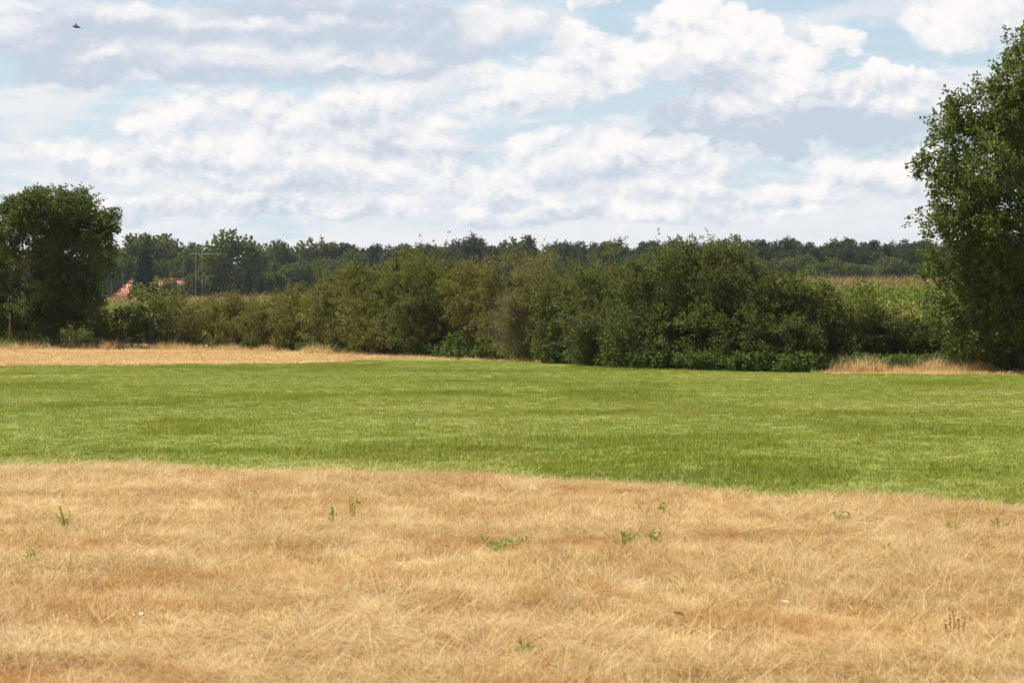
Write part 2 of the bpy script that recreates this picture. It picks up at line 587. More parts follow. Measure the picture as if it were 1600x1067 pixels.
M['seedhead'] = leaf_mat('brown_seed_heads', ((0.10, 0.055, 0.025), (0.16, 0.09, 0.04), (0.22, 0.13, 0.06)), None, trans=0.1, rough=0.8)
M['rustleaf'] = plain_mat('rust_red_leaf', (0.36, 0.075, 0.02), (0.50, 0.14, 0.04), 30, 0.6, 0.1)
M['paleleaf'] = plain_mat('pale_dry_leaf', (0.55, 0.44, 0.30), (0.70, 0.60, 0.45), 30, 0.6, 0.1)
M['rooftile'] = plain_mat('red_roof_tiles', (0.32, 0.100, 0.050), (0.42, 0.140, 0.072), 2.5, 0.8, 0.2)
M['brick'] = plain_mat('red_brick', (0.24, 0.10, 0.065), (0.34, 0.16, 0.10), 6, 0.9, 0.2)
M['whitepaint'] = plain_mat('white_paint', (0.72, 0.72, 0.70), (0.80, 0.80, 0.78), 3, 0.5, 0.05)
M['glass'] = plain_mat('dark_window_glass', (0.02, 0.025, 0.03), (0.04, 0.045, 0.05), 2, 0.08, 0.0)
M['mast'] = plain_mat('grey_mast_metal', (0.50, 0.51, 0.52), (0.62, 0.63, 0.64), 2, 0.45, 0.0, 0.2)
M['stake'] = plain_mat('weathered_stake', (0.13, 0.10, 0.075), (0.22, 0.18, 0.14), 12, 0.9, 0.4)
M['feather'] = plain_mat('bird_feathers', (0.055, 0.053, 0.05), (0.10, 0.095, 0.085), 14, 0.8, 0.1)
M['feather_dark'] = plain_mat('bird_dark_feathers', (0.035, 0.033, 0.04), (0.07, 0.065, 0.07), 14, 0.8, 0.1)

# ------------------------------------------------------------------ the ground, one sheet
def build_ground():
    gx = np.concatenate([-np.geomspace(3000, 42, 18), np.linspace(-40, 40, 81), np.geomspace(42, 3000, 18)])
    gy = np.concatenate([-np.geomspace(600, 4, 8), np.linspace(0, 140, 141), np.geomspace(142, 5000, 40)])
    X, Y = np.meshgrid(gx, gy)
    Z = ground_z(X, Y)
    V = np.stack([X, Y, Z], -1).reshape(-1, 3)
    nx, ny = len(gx), len(gy)
    i, j = np.meshgrid(np.arange(nx - 1), np.arange(ny - 1))
    a = (j * nx + i).ravel()
    F = np.stack([a, a + 1, a + 1 + nx, a + nx], -1)
    o = obj('ground', qmesh('ground', V, F, M['ground'], smooth=True))
    o['kind'] = 'structure'


build_ground()

# ------------------------------------------------------------------ foliage generators
def rand_dirs(rng, n):
    return unit(rng.normal(size=(n, 3)))


def leaf_quads(rng, P, D, length, width, flat=0.5):
    """rhombic leaves at P, pointing along D, facing more or less upward"""
    n = len(P)
    N = unit(rng.normal(size=(n, 3)) * (1 - flat) + np.array([0, 0, 1.0]) * flat)
    S = unit(np.cross(D, N))
    L = (length * rng.uniform(.65, 1.3, n))[:, None]
    Wd = (width * rng.uniform(.7, 1.3, n))[:, None]
    up = np.cross(S, D)
    V = np.empty((n, 4, 3))
    V[:, 0] = P
    V[:, 1] = P + D * L * .5 + S * Wd * .5 + up * L * .06
    V[:, 2] = P + D * L
    V[:, 3] = P + D * L * .5 - S * Wd * .5 + up * L * .06
    F = np.arange(n * 4).reshape(n, 4)
    return V.reshape(-1, 3), F


def lobe_points(rng, lobes, n, lo=.55, hi=1.03, low_cut=-.45, inside=.62, rough=.22):
    lobes = np.asarray(lobes, float)
    area = lobes[:, 3] * lobes[:, 4] + lobes[:, 3] * lobes[:, 5] + lobes[:, 4] * lobes[:, 5]
    k = rng.choice(len(lobes), n * 2, p=area / area.sum())
    d = rand_dirs(rng, n * 2)
    bad = (d[:, 2] < low_cut) & (rng.uniform(size=n * 2) < .7)
    r = lo + (hi - lo) * np.sqrt(rng.uniform(size=n * 2))
    ph = k[:, None] * 1.7
    wob = np.sin(d[:, 0:1] * 5.1 + ph) + np.sin(d[:, 1:2] * 6.3 + 2 * ph) + np.sin(d[:, 2:3] * 5.7 + 3 * ph)
    r = r * (1 + rough * wob[:, 0] / 2)
    P = lobes[k, :3] + d * lobes[k, 3:] * r[:, None]
    for L in lobes:
        q = np.linalg.norm((P - L[:3]) / L[3:], axis=1)
        bad |= (q < inside) & (rng.uniform(size=n * 2) < .8)
    ok = np.where(~bad)[0][:n]
    return P[ok], d[ok]


def clumped(rng, P, o, k, r):
    """gather anchors into clumps of k, radius r"""
    n = len(P)
    c = rng.integers(0, n, max(1, n // k))
    i = c[rng.integers(0, len(c), n)]
    d = rand_dirs(rng, n)
    return P[i] + d * r * rng.uniform(.3, 1, n)[:, None] * np.array([1.15, 1.15, .75]), unit(o[i] * .6 + d * .8)


def sprays(rng, P, out, per, slen, llen, lwid, up=.35, jit=.6, spread=.22, droop=.0, flat=.45):
    """leafy twigs: each anchor carries a short axis with leaves along it"""
    n = len(P)
    ax = unit(out * .8 + np.array([0, 0, up]) + rng.normal(size=(n, 3)) * jit)
    sl = slen * rng.uniform(.5, 1.5, n)
    t = rng.uniform(0, 1, (n, per))
    pos = P[:, None, :] + ax[:, None, :] * (t * sl[:, None])[..., None]
    pos = pos + rng.normal(size=(n, per, 3)) * (spread * slen * (1 - .55 * t))[..., None]
    pos[..., 2] -= droop * (t * sl[:, None]) ** 2
    dr = unit(ax[:, None, :] * .7 + rng.normal(size=(n, per, 3)) * .75)
    return leaf_quads(rng, pos.reshape(-1, 3), dr.reshape(-1, 3), llen, lwid, flat)


def bend(a, b, rng, k=5, w=.12, sag=0.0):
    a, b = np.asarray(a, float), np.asarray(b, float)
    t = np.linspace(0, 1, k)[:, None]
    L = np.linalg.norm(b - a)
    o = rng.normal(size=3) * w * L
    return a + (b - a) * t + o * (np.sin(t * math.pi)) * .6 + np.array([0, 0, -sag]) * np.sin(t * math.pi)


# ------------------------------------------------------------------ far wood: source meshes, then one object per tree
def far_broad(seed, h=12.0, w=9.0, spruce=False):
    rng = np.random.default_rng(seed)
    lobes = []
    for i in range(13):
        a = rng.uniform(0, 6.28)
        zt = rng.uniform(.28, .90)
        rr = w * .5 * (0.70 * math.sqrt(max(0.05, 1 - ((zt - .52) / .5) ** 2)))
        s = rng.uniform(.15, .25)
        lobes.append((math.cos(a) * rr * rng.uniform(.5, 1), math.sin(a) * rr * rng.uniform(.5, 1), h * zt, w * s, w * s, h * s * .62))
    lobes.append((0, 0, h * .55, w * .34, w * .34, h * .34))
    P, o = lobe_points(rng, lobes, 900, .6, 1.0, -.6)
    P[:, 2] = np.clip(P[:, 2], .3, None)
    V, F = sprays(rng, P, o, 5, .55, .62, .44, .2, .7, .5)
    q = Q()
    q.tube(bend((0, 0, -.3), (0, 0, h * .6), rng, 5, .03), np.linspace(.30, .08, 5), 6)
    for L in lobes[:7]:
        q.tube(bend((0, 0, h * .25), L[:3], rng, 4, .1), np.linspace(.13, .04, 4), 4)
    return qmesh('far_broad_crown', V, F, M['w_broad']), q.mesh('far_broad_trunk', M['bark'])


def far_pine(seed, h=13.0, w=5.0, low=.35):
    rng = np.random.default_rng(seed)
    lobes = []
    n = 15
    for i in range(n):
        zt = low + (1 - low) * (i + .5) / n
        rr = w * .42 * (1 - ((zt - low) / (1.08 - low)) ** 1.8) + .15
        a = i * 2.4 + rng.uniform(-.5, .5)
        s = rng.uniform(.55, 1.0) * (0.55 + .6 * (1 - zt))
        lobes.append((math.cos(a) * rr * .75, math.sin(a) * rr * .75, h * zt, w * .27 * s + .25, w * .27 * s + .25, h * .042 + .18))
    lobes.append((0, 0, h * .96, .45, .45, .75))
    P, o = lobe_points(rng, lobes, 760, .45, 1.05, -.7, .3, .3)
    V, F = sprays(rng, P, o, 5, .5, .55, .26, .35, .6, .45)
    q = Q()
    q.tube(bend((0, 0, -.3), (0, 0, h * .95), rng, 6, .015), np.linspace(.2, .03, 6), 6)
    for L in lobes[::2]:
        q.tube(bend((0, 0, L[2] - .4), L[:3], rng, 3, .06), np.linspace(.06, .02, 3), 4)
    return qmesh('far_pine_crown', V, F, M['w_pine']), q.mesh('far_pine_trunk', M['bark'])


def far_spruce(seed, h=10.0, w=5.2):
    rng = np.random.default_rng(seed)
    n = 1500
    zt = 1 - np.sqrt(rng.uniform(0, 1, n)) * .97
    a = rng.uniform(0, 6.28, n)
    tier = .82 + .18 * np.cos(zt * 46)
    rr = w * .5 * (1 - zt) ** .9 * tier * rng.uniform(.55, 1.05, n)
    P = np.stack([np.cos(a) * rr, np.sin(a) * rr, h * zt], -1)
    o = np.stack([np.cos(a), np.sin(a), np.full(n, -.35)], -1)
    V, F = sprays(rng, P, unit(o), 5, .5, .50, .22, -.1, .3, .35)
    q = Q()
    q.tube([(0, 0, -.3), (0, 0, h * .5), (0, 0, h)], [.22, .13, .02], 6)
    return qmesh('far_spruce_crown', V, F, M['w_spruce']), q.mesh('far_spruce_trunk', M['bark'])


BROAD = [far_broad(100 + i, 12, (8.5, 9.5, 8, 10.5, 9)[i]) for i in range(5)]
PINE = [far_pine(200 + i, 13, (4.2, 5.2, 4.6, 5.8, 3.8, 5)[i], (.30, .4, .25, .42, .22, .35)[i]) for i in range(6)]
SPRUCE = [far_spruce(300), far_spruce(301, 10, 4.4)]
BASE_H = {id(m): h for L, h in ((BROAD, 12), (PINE, 13), (SPRUCE, 10)) for m, _ in L}


def far_tree(name, src, px, top_py, D, label, cat='tree', group=None, wide=1.0, rz=0.0, base_drop=0.0):
    crown, trunk = src
    top = at(px, top_py, D)
    g = float(ground_z(top[0], D)) - base_drop
    h = top[2] - g
    s = h / BASE_H[id(crown)]
    e = empty(name, (top[0], D, g), rz, (s * wide, s * wide, s))
    tag(e, label, cat, group)
    obj('crown', crown, e)
    obj('trunk', trunk, e)
    return e


def build_wood():
    rnd = random.Random(5)
    def rz():
        return rnd.uniform(0, 6.28)
    # left: garden trees round the farmhouse
    far_tree('oak_tree', BROAD[3], 365, 363, 505, 'tallest rounded oak of the far trees, right of the red-roofed farmhouse', wide=.98, rz=1.0)
    far_tree('spruce_tree', SPRUCE[0], 226, 383, 478, 'dark pointed spruce rising in front of the red farmhouse roof', wide=1.0, rz=.3)
    far_tree('dark_bush', BROAD[1], 303, 431, 470, 'dark round bush at the right end of the red farmhouse roof', 'bush', wide=1.15, rz=.8)
    far_tree('garden_bush', BROAD[2], 216, 452, 468, 'dark bush hiding the right side of the red roof slope', 'bush', wide=1.0, rz=2.8)
    far_tree('garden_bush', BROAD[0], 262, 441, 460, 'lighter green bush covering the middle of the right roof half', 'bush', wide=1.2, rz=1.8)
    far_tree('dead_conifer', SPRUCE[1], 408, 431, 470, 'small brown withered conifer right of the tall rounded oak', wide=.6, rz=.2)
    far_tree('shrub', BROAD[4], 425, 420, 500, 'dark rounded shrub at the right foot of the tall rounded oak', 'shrub', wide=1.1, rz=.2)
    for px, py, D, k, w in ((150, 392, 540, 0, 1.0), (176, 386, 560, 1, .9), (205, 378, 545, 4, 1.0), (232, 372, 540, 2, 1.1), (258, 375, 550, 0, 1.0),
                            (284, 378, 540, 3, .9), (312, 384, 545, 1, .9), (335, 392, 530, 2, .9), (120, 396, 560, 3, .9), (398, 392, 530, 0, .9), (90, 394, 560, 2, .9),
                            (240, 400, 515, 3, .8), (287, 402, 512, 1, .8), (176, 408, 512, 2, .8), (322, 412, 508, 4, .8), (200, 404, 520, 0, .8), (60, 396, 560, 1, 1), (30, 394, 565, 4, 1), (-5, 396, 560, 0, 1)):
        far_tree('broadleaf_tree', BROAD[k], px, py, D, 'broadleaf tree in the green mass standing behind the red-roofed farmhouse', group='broadleaf trees behind the farmhouse', wide=w, rz=rz())
    # middle-left: grey-green mixed edge
    for i, px in enumerate(range(418, 560, 15)):
        far_tree('broadleaf_tree', BROAD[i % 5], px + rnd.uniform(-4, 4), rnd.uniform(379, 392), rnd.uniform(610, 650),
                 'grey-green tree in the far wood between the tall rounded oak and the pines', group='mixed trees right of the tall oak', wide=rnd.uniform(.7, .85), rz=rz())
    for i, px in enumerate(range(430, 560, 17)):
        far_tree('broadleaf_tree', BROAD[(i + 2) % 5], px, rnd.uniform(402, 414), rnd.uniform(570, 600),
                 'paler low tree on the edge of the far wood above the left hedge', group='low trees on the wood edge above the left hedge', wide=rnd.uniform(.9, 1.15), rz=rz())
    for i, px in enumerate(range(330, 570, 30)):
        far_tree('bush', BROAD[(i + 1) % 5], px + rnd.uniform(-6, 6), rnd.uniform(420, 428), rnd.uniform(655, 675),
                 'low bush closing the gaps under the crowns of the far wood', 'bush', group='bushes under the far wood', wide=1.9, rz=rz())
    # middle: pines above the hedge
    px = 540
    i = 0
    while px < 1010:
        far_tree('pine_tree', PINE[i % 6], px, rnd.uniform(381, 397) if px > 560 else rnd.uniform(384, 392), rnd.uniform(600, 660),
                 'pine in the far wood whose ragged top shows above the middle of the hedge', group='pines above the middle of the hedge', wide=rnd.uniform(.9, 1.25), rz=rz())
        px += rnd.uniform(9, 15)
        i += 1
    far_tree('pine_tree', PINE[3], 737, 375, 590, 'lone dark pine standing taller than its neighbours above the hedge middle', wide=1.0, rz=.4)
    far_tree('pine_tree', PINE[1], 828, 374, 590, 'thin pine with a leaning tip right above the brown hedge bush', wide=.7, rz=1.4)
    far_tree('broadleaf_tree', BROAD[0], 806, 379, 580, 'bright green round treetop between pines above the brown hedge bush', wide=.75, rz=.4)
    far_tree('broadleaf_tree', BROAD[4], 858, 391, 560, 'dark round treetop in front of the pines above the hedge', wide=.6, rz=2.4)
    # right: dark conifer wall behind the maize
    far_tree('oak_tree', BROAD[3], 1140, 370, 560, 'broad dark oak dome above the right part of the hedge', wide=.72, rz=3.0)
    px = 1005
    i = 0
    while px < 1640:
        far_tree('pine_tree', PINE[i % 6], px, rnd.uniform(379, 393), rnd.uniform(590, 640),
                 'dark conifer in the even far wood wall behind the right maize field', group='dark conifers behind the right maize field', wide=rnd.uniform(1.0, 1.35), rz=rz())
        px += rnd.uniform(11, 18)
        i += 1
    px = 1010
    while px < 1640:
        far_tree('pine_tree', PINE[i % 6], px, rnd.uniform(388, 400), rnd.uniform(560, 580),
                 'dark conifer in the even far wood wall behind the right maize field', group='dark conifers behind the right maize field', wide=rnd.uniform(.95, 1.2), rz=rz())
        px += rnd.uniform(10, 15)
        i += 1
    for k, (px, py, w) in enumerate(((1205, 408, 1.2), (1235, 405, 1.1), (1262, 402, 1.0), (1292, 404, 1.1), (1325, 408, 1.2), (1315, 424, 1.5), (1395, 404, 1.2),
                                     (1385, 412, 1.3), (1180, 410, 1.2), (1430, 410, 1.1), (1350, 418, 1.2), (1465, 408, 1.2), (1500, 412, 1.2), (1545, 408, 1.2), (1590, 410, 1.2))):
        far_tree('broadleaf_tree', BROAD[k % 5], px, py, 530 + (k % 3) * 6, 'low leafy tree at the foot of the dark conifers beyond the right maize',
                 group='low leafy trees along the right wood edge', wide=w, rz=rz())


build_wood()

# ------------------------------------------------------------------ farmhouse and masts
def build_house():
    D = 490.0
    left = at(176, 467, D)[0]
    r0 = at(206, 437, D)[0]
    r1 = at(290, 437, D)[0]
    zr = at(200, 437, D)[2]
    ze = at(180, 468, D)[2] - .2
    right = r1 + (r0 - left) * .9
    dep = 5.2
    g = -0.15
    e = empty('farmhouse', ((left + right) / 2, D, g))
    tag(e, 'low farmhouse with a hipped red tile roof half hidden behind trees and maize', 'house')
    cx = (left + right) / 2
    L, Rr, a, bb = left - cx, right - cx, r0 - cx, r1 - cx
    ze -= g
    zr -= g
    q = Q()
    th = .18
    def panel(p):
        p = np.asarray(p, float)
        n = unit(np.cross(p[1] - p[0], p[3] - p[0]))
        q.add(np.concatenate([p, p - n * th]), [(0, 1, 2, 3), (7, 6, 5, 4), (0, 4, 5, 1), (1, 5, 6, 2), (2, 6, 7, 3), (3, 7, 4, 0)])
    panel([(L, -dep, ze), (Rr, -dep, ze), (bb, 0, zr), (a, 0, zr)])
    panel([(Rr, dep, ze), (L, dep, ze), (a, 0, zr), (bb, 0, zr)])
    panel([(L, dep, ze), (L, -dep, ze), (a, -.02, zr), (a, .02, zr)])
    panel([(Rr, -dep, ze), (Rr, dep, ze), (bb, .02, zr), (bb, -.02, zr)])
    rf = obj('roof', q.mesh('farmhouse_roof', M['rooftile']), e)
    # pan-tile courses as raised ribs
    q = Q()
    for i in range(40):
        t = (i + .5) / 40
        xe = L + (Rr - L) * t
        top = min(1, (xe - L) / (a - L + 1e-6), (Rr - xe) / (Rr - bb + 1e-6))
        q.tube([(xe, -dep - .02, ze + .05), (xe, -dep + dep * top * .98, ze + (zr - ze) * top * .98 + .05)], .035, 5)
    obj('tile_ribs', q.mesh('farmhouse_tile_ribs', M['rooftile']), rf)
    q = Q()
    q.tube([(a - .1, 0, zr + .06), (bb + .1, 0, zr + .06)], .14, 6)
    obj('ridge_cap', q.mesh('farmhouse_ridge', M['rooftile']), rf)
    q = Q()
    for s in range(5):
        t0, t1 = s / 5 + .02, s / 5 + .13
        pa = np.array([L, -dep, ze]) * (1 - t0) + np.array([a, 0, zr]) * t0
        pb = np.array([L, -dep, ze]) * (1 - t1) + np.array([a, 0, zr]) * t1
        q.tube([pa + (0, -.05, .12), pb + (0, -.05, .12)], .08, 6)
    obj('hip_tiles', q.mesh('farmhouse_hip_tiles', M['rooftile']), rf)
    q = Q()
    q.box((bb - 2.6, -1.0, zr - 1.2), (bb - 1.9, -.3, zr + .3))
    obj('chimney', q.mesh('farmhouse_chimney', M['brick']), rf)
    q = Q()
    q.box((L + .6, -dep + .6, -.3), (Rr - .6, dep - .6, ze - .02))
    w = obj('wall', q.mesh('farmhouse_wall', M['brick']), e)
    for k in range(4):
        x = L + 2.2 + k * 3.6
        if x > Rr - 2:
            break
        q = Q()
        q.box((x - .6, -dep + .53, .9), (x + .6, -dep + .62, 2.1))
        wf = obj('window', q.mesh('farmhouse_window', M['whitepaint']), e)
        q = Q()
        for sx in (-.28, .28):
            q.box((x + sx - .22, -dep + .51, 1.0), (x + sx + .22, -dep + .56, 2.0))
        obj('pane', q.mesh('farmhouse_pane', M['glass']), wf)


def build_masts():
    spec = ((175, 386, 470, 480, 'thin pale mast left of the red farmhouse roof', 0),
            (192, 400, 440, 500, 'thin pale mast directly above the left edge of the red roof', 0),
            (287, 394, 455, 474, 'thin pale mast at the right end of the red farmhouse roof', 0),
            (306, 385, 468, 452, 'brightest thin pole right of the farmhouse, carrying a horizontal wire', 1),
            (316, 377, 468, 456, 'thin mast beside the brightest pole, its tip against the sky', 0))
    for px, t, bt, D, lab, wire in spec:
        top = at(px, t, D)
        e = empty('antenna_mast', (top[0], D, -.15))
        tag(e, lab, 'mast', 'thin masts round the farmhouse')
        h = top[2] + .15
        q = Q()
        rad = .035 if px == 306 else .022
        q.tube([(0, 0, 0), (0, 0, h * .5), (0, 0, h)], [rad, rad * .9, rad * .6], 6)
        obj('pole', q.mesh('mast_pole', M['mast']), e)
        if wire:
            zz = at(px, 396.5, D)[2] + .15
            x0, x1 = at(294, 396, D)[0] - top[0], at(345, 397, D)[0] - top[0]
            q = Q()
            q.tube([(x0, 0, zz + .02), (0, 0, zz), (x1, 0, zz - .05)], .018, 4)
            obj('wire', q.mesh('mast_wire', M['mast']), e)
        if px == 316:
            q = Q()
            q.box((-.09, -.09, h - .9), (.09, .09, h - .45))
            obj('antenna', q.mesh('mast_antenna', M['mast']), e)


build_house()
build_masts()

# ------------------------------------------------------------------ maize
def blade(q, base, az, length, width, rise, m=0, segs=4, twist=0.0, droop=1.0):
    """one arching strap leaf"""
    t = np.linspace(0, 1, segs + 1)
    hx = np.cos(az)
    hy = np.sin(az)
    out = length * (t * .75)
    zz = length * (rise * t - droop * t ** 2.2 * .75)
    c = np.stack([base[0] + hx * out, base[1] + hy * out, base[2] + zz], -1)
    wv = width * .5 * np.array([.6, 1.0, .9, .6, .04][:segs + 1] if segs == 4 else np.linspace(1, .05, segs + 1))
    s = np.stack([-hy * wv, hx * wv, wv * twist], -1)
    V = np.empty((segs + 1, 2, 3))
    V[:, 0] = c - s
    V[:, 1] = c + s
    F = [(2 * i, 2 * i + 1, 2 * i + 3, 2 * i + 2) for i in range(segs)]
    q.add(V.reshape(-1, 3), F, m)


def maize_parts(seed):
    rng = np.random.default_rng(seed)
    H = 2.22
    st, lf, ta = Q(), Q(), Q()
    st.tube([(0, 0, -.05), (.01, 0, 1.1), (0, .01, H)], [.014, .011, .006], 5)
    az = rng.uniform(0, 6.28)
    for i in range(12):
        z = .25 + (H - .35) * (i / 11) ** .95
        blade(lf, (0, 0, z), az + rng.uniform(-.35, .35), rng.uniform(.55, .85) * (1 - .35 * max(0, i - 8) / 3), rng.uniform(.06, .085),
              rng.uniform(.65, .98), 0, 4, rng.uniform(-.4, .4), rng.uniform(.55, 1.1))
        az += math.pi + rng.uniform(-.3, .3)
    for i in range(8):
        a = rng.uniform(0, 6.28)
        blade(ta, (0, 0, H - .04 + .015 * i), a, rng.uniform(.16, .27), .016, rng.uniform(.9, 1.35), 0, 3, .4, .4)
    ta.tube([(0, 0, H - .05), (0, 0, H + .30)], [.009, .004], 4)
    return (st, lf, ta)


def build_maize():
    kinds = []
    hidden = bpy.data.collections.new('maize_source')
    for s in range(4):
        st, lf, ta = maize_parts(400 + s)
        kinds.append((st.mesh('maize_stalk', M['maize']), lf.mesh('maize_leaves', M['maize']), ta.mesh('maize_tassel', M['tassel'])))
        q = Q()
        for k, m in ((st, 0), (lf, 0), (ta, 1)):
            q.add(np.concatenate(k.v), np.concatenate(k.q), m)
        hidden.objects.link(obj('maize_source_%d' % s, q.mesh('maize_whole', [M['maize'], M['tassel']]), link=False))
    rng = np.random.default_rng(41)
    def front(x):
        return np.interp(x, [-80, -17.5, 9.2, 12, 60], [134, 127, 82.5, 81.5, 80])
    pts = []
    for r in range(70):
        step = .2 if r < 14 else .34
        xs = np.arange(-62, 46, step)
        xs = xs + rng.uniform(-.05, .05, len(xs))
        ys = front(xs) + r * .75 * (1 if r < 14 else 1 + (r - 14) * .06) + rng.uniform(-.06, .06, len(xs))
        keep = np.abs(xs) < ys * .235
        pts.append(np.stack([xs[keep], ys[keep], np.full(keep.sum(), r)], -1))
    P = np.concatenate(pts)
    px = P[:, 0] / P[:, 1] * F_PX + 800
    hero = ((px > 1262) & (px < 1448) & (P[:, 2] < 7)) | ((px > 158) & (px < 236) & (P[:, 2] < 5)) 
    hi = np.where(hero)[0]
    if len(hi) > 290:
        hi = hi[np.argsort(P[hi, 1] + P[hi, 2] * 3)][:290]
    hs = set(hi.tolist())
    for i in hi:
        x, y, r = P[i]
        right = x > 0
        k = kinds[int(rng.integers(4))]
        e = empty('maize_plant', (x, y, float(ground_z(x, y))), rng.uniform(0, 6.28), float(rng.uniform(.92, 1.06)) * (1.0 if right else .94))
        if right:
            tag(e, 'tall maize plant with pinkish tassel in the gap between hedge and right oak', 'maize plant', 'maize plants between hedge and right oak')
        else:
            tag(e, 'maize plant with brown tassel in the gap right of the left tree', 'maize plant', 'maize plants right of the left tree')
        obj('stalk', k[0], e)
        obj('leaves', k[1], e)
        obj('tassel', k[2], e)
    rest = np.array([i for i in range(len(P)) if i not in hs])
    P = P[rest]
    z = ground_z(P[:, 0], P[:, 1])
    n = len(P)
    sc = rng.uniform(.92, 1.06, n) * np.where(P[:, 0] > 0, 1.0, .94)
    o = instancer('maize_field', np.stack([P[:, 0], P[:, 1], z], -1), rng.uniform(0, 6.28, n), sc, hidden, tilt=.04)
    tag(o, 'ripening maize field with reddish tassels stretching behind the hedge', 'maize field', kind='stuff')


def instancer(name, pts, rz, sc, collection, tilt=.15, seed=1, zsc=None):
    rng = np.random.default_rng(seed)
    n = len(pts)
    me = bpy.data.meshes.new(name)
    me.vertices.add(n)
    me.vertices.foreach_set('co', np.asarray(pts, np.float32).ravel())
    rot = np.stack([rng.normal(0, tilt, n), rng.normal(0, tilt, n), rz], -1).astype(np.float32)
    a = me.attributes.new('rot', 'FLOAT_VECTOR', 'POINT')
    a.data.foreach_set('vector', rot.ravel())
    zs = sc if zsc is None else zsc
    s3 = np.stack([sc, sc, zs], -1).astype(np.float32)
    a = me.attributes.new('scl', 'FLOAT_VECTOR', 'POINT')
    a.data.foreach_set('vector', s3.ravel())
    a = me.attributes.new('idx', 'INT', 'POINT')
    a.data.foreach_set('value', rng.integers(0, len(collection.objects), n).astype(np.int32))
    o = obj(name, me)
    g = bpy.data.node_groups.new(name + '_nodes', 'GeometryNodeTree')
    g.interface.new_socket('Geometry', in_out='INPUT', socket_type='NodeSocketGeometry')
    g.interface.new_socket('Geometry', in_out='OUTPUT', socket_type='NodeSocketGeometry')
    N = g.nodes
    gi, go = N.new('NodeGroupInput'), N.new('NodeGroupOutput')
    iop = N.new('GeometryNodeInstanceOnPoints')
    ci = N.new('GeometryNodeCollectionInfo')
    ci.inputs[0].default_value = collection
    ci.inputs['Separate Children'].default_value = True
    ci.inputs['Reset Children'].default_value = True
    def na(nm, typ):
        k = N.new('GeometryNodeInputNamedAttribute')
        k.data_type = typ
        k.inputs[0].default_value = nm
        return k.outputs[0]
    e2r = N.new('FunctionNodeEulerToRotation')
    g.links.new(na('rot', 'FLOAT_VECTOR'), e2r.inputs[0])
    g.links.new(gi.outputs[0], iop.inputs['Points'])
    g.links.new(ci.outputs[0], iop.inputs['Instance'])
    iop.inputs['Pick Instance'].default_value = True
    g.links.new(na('idx', 'INT'), iop.inputs['Instance Index'])
    g.links.new(e2r.outputs[0], iop.inputs['Rotation'])
    g.links.new(na('scl', 'FLOAT_VECTOR'), iop.inputs['Scale'])
    g.links.new(iop.outputs[0], go.inputs[0])
    md = o.modifiers.new('instances', 'NODES')
    md.node_group = g
    return o


build_maize()

# ------------------------------------------------------------------ hedge shrubs
def hedge_D(px):
    return float(np.interp(px, [190, 230, 400, 500, 650, 750, 900, 1000, 1250, 1300, 1440],
                           [105, 105, 102, 97, 91.5, 87, 79.5, 75.5, 71.8, 73, 73.5]))


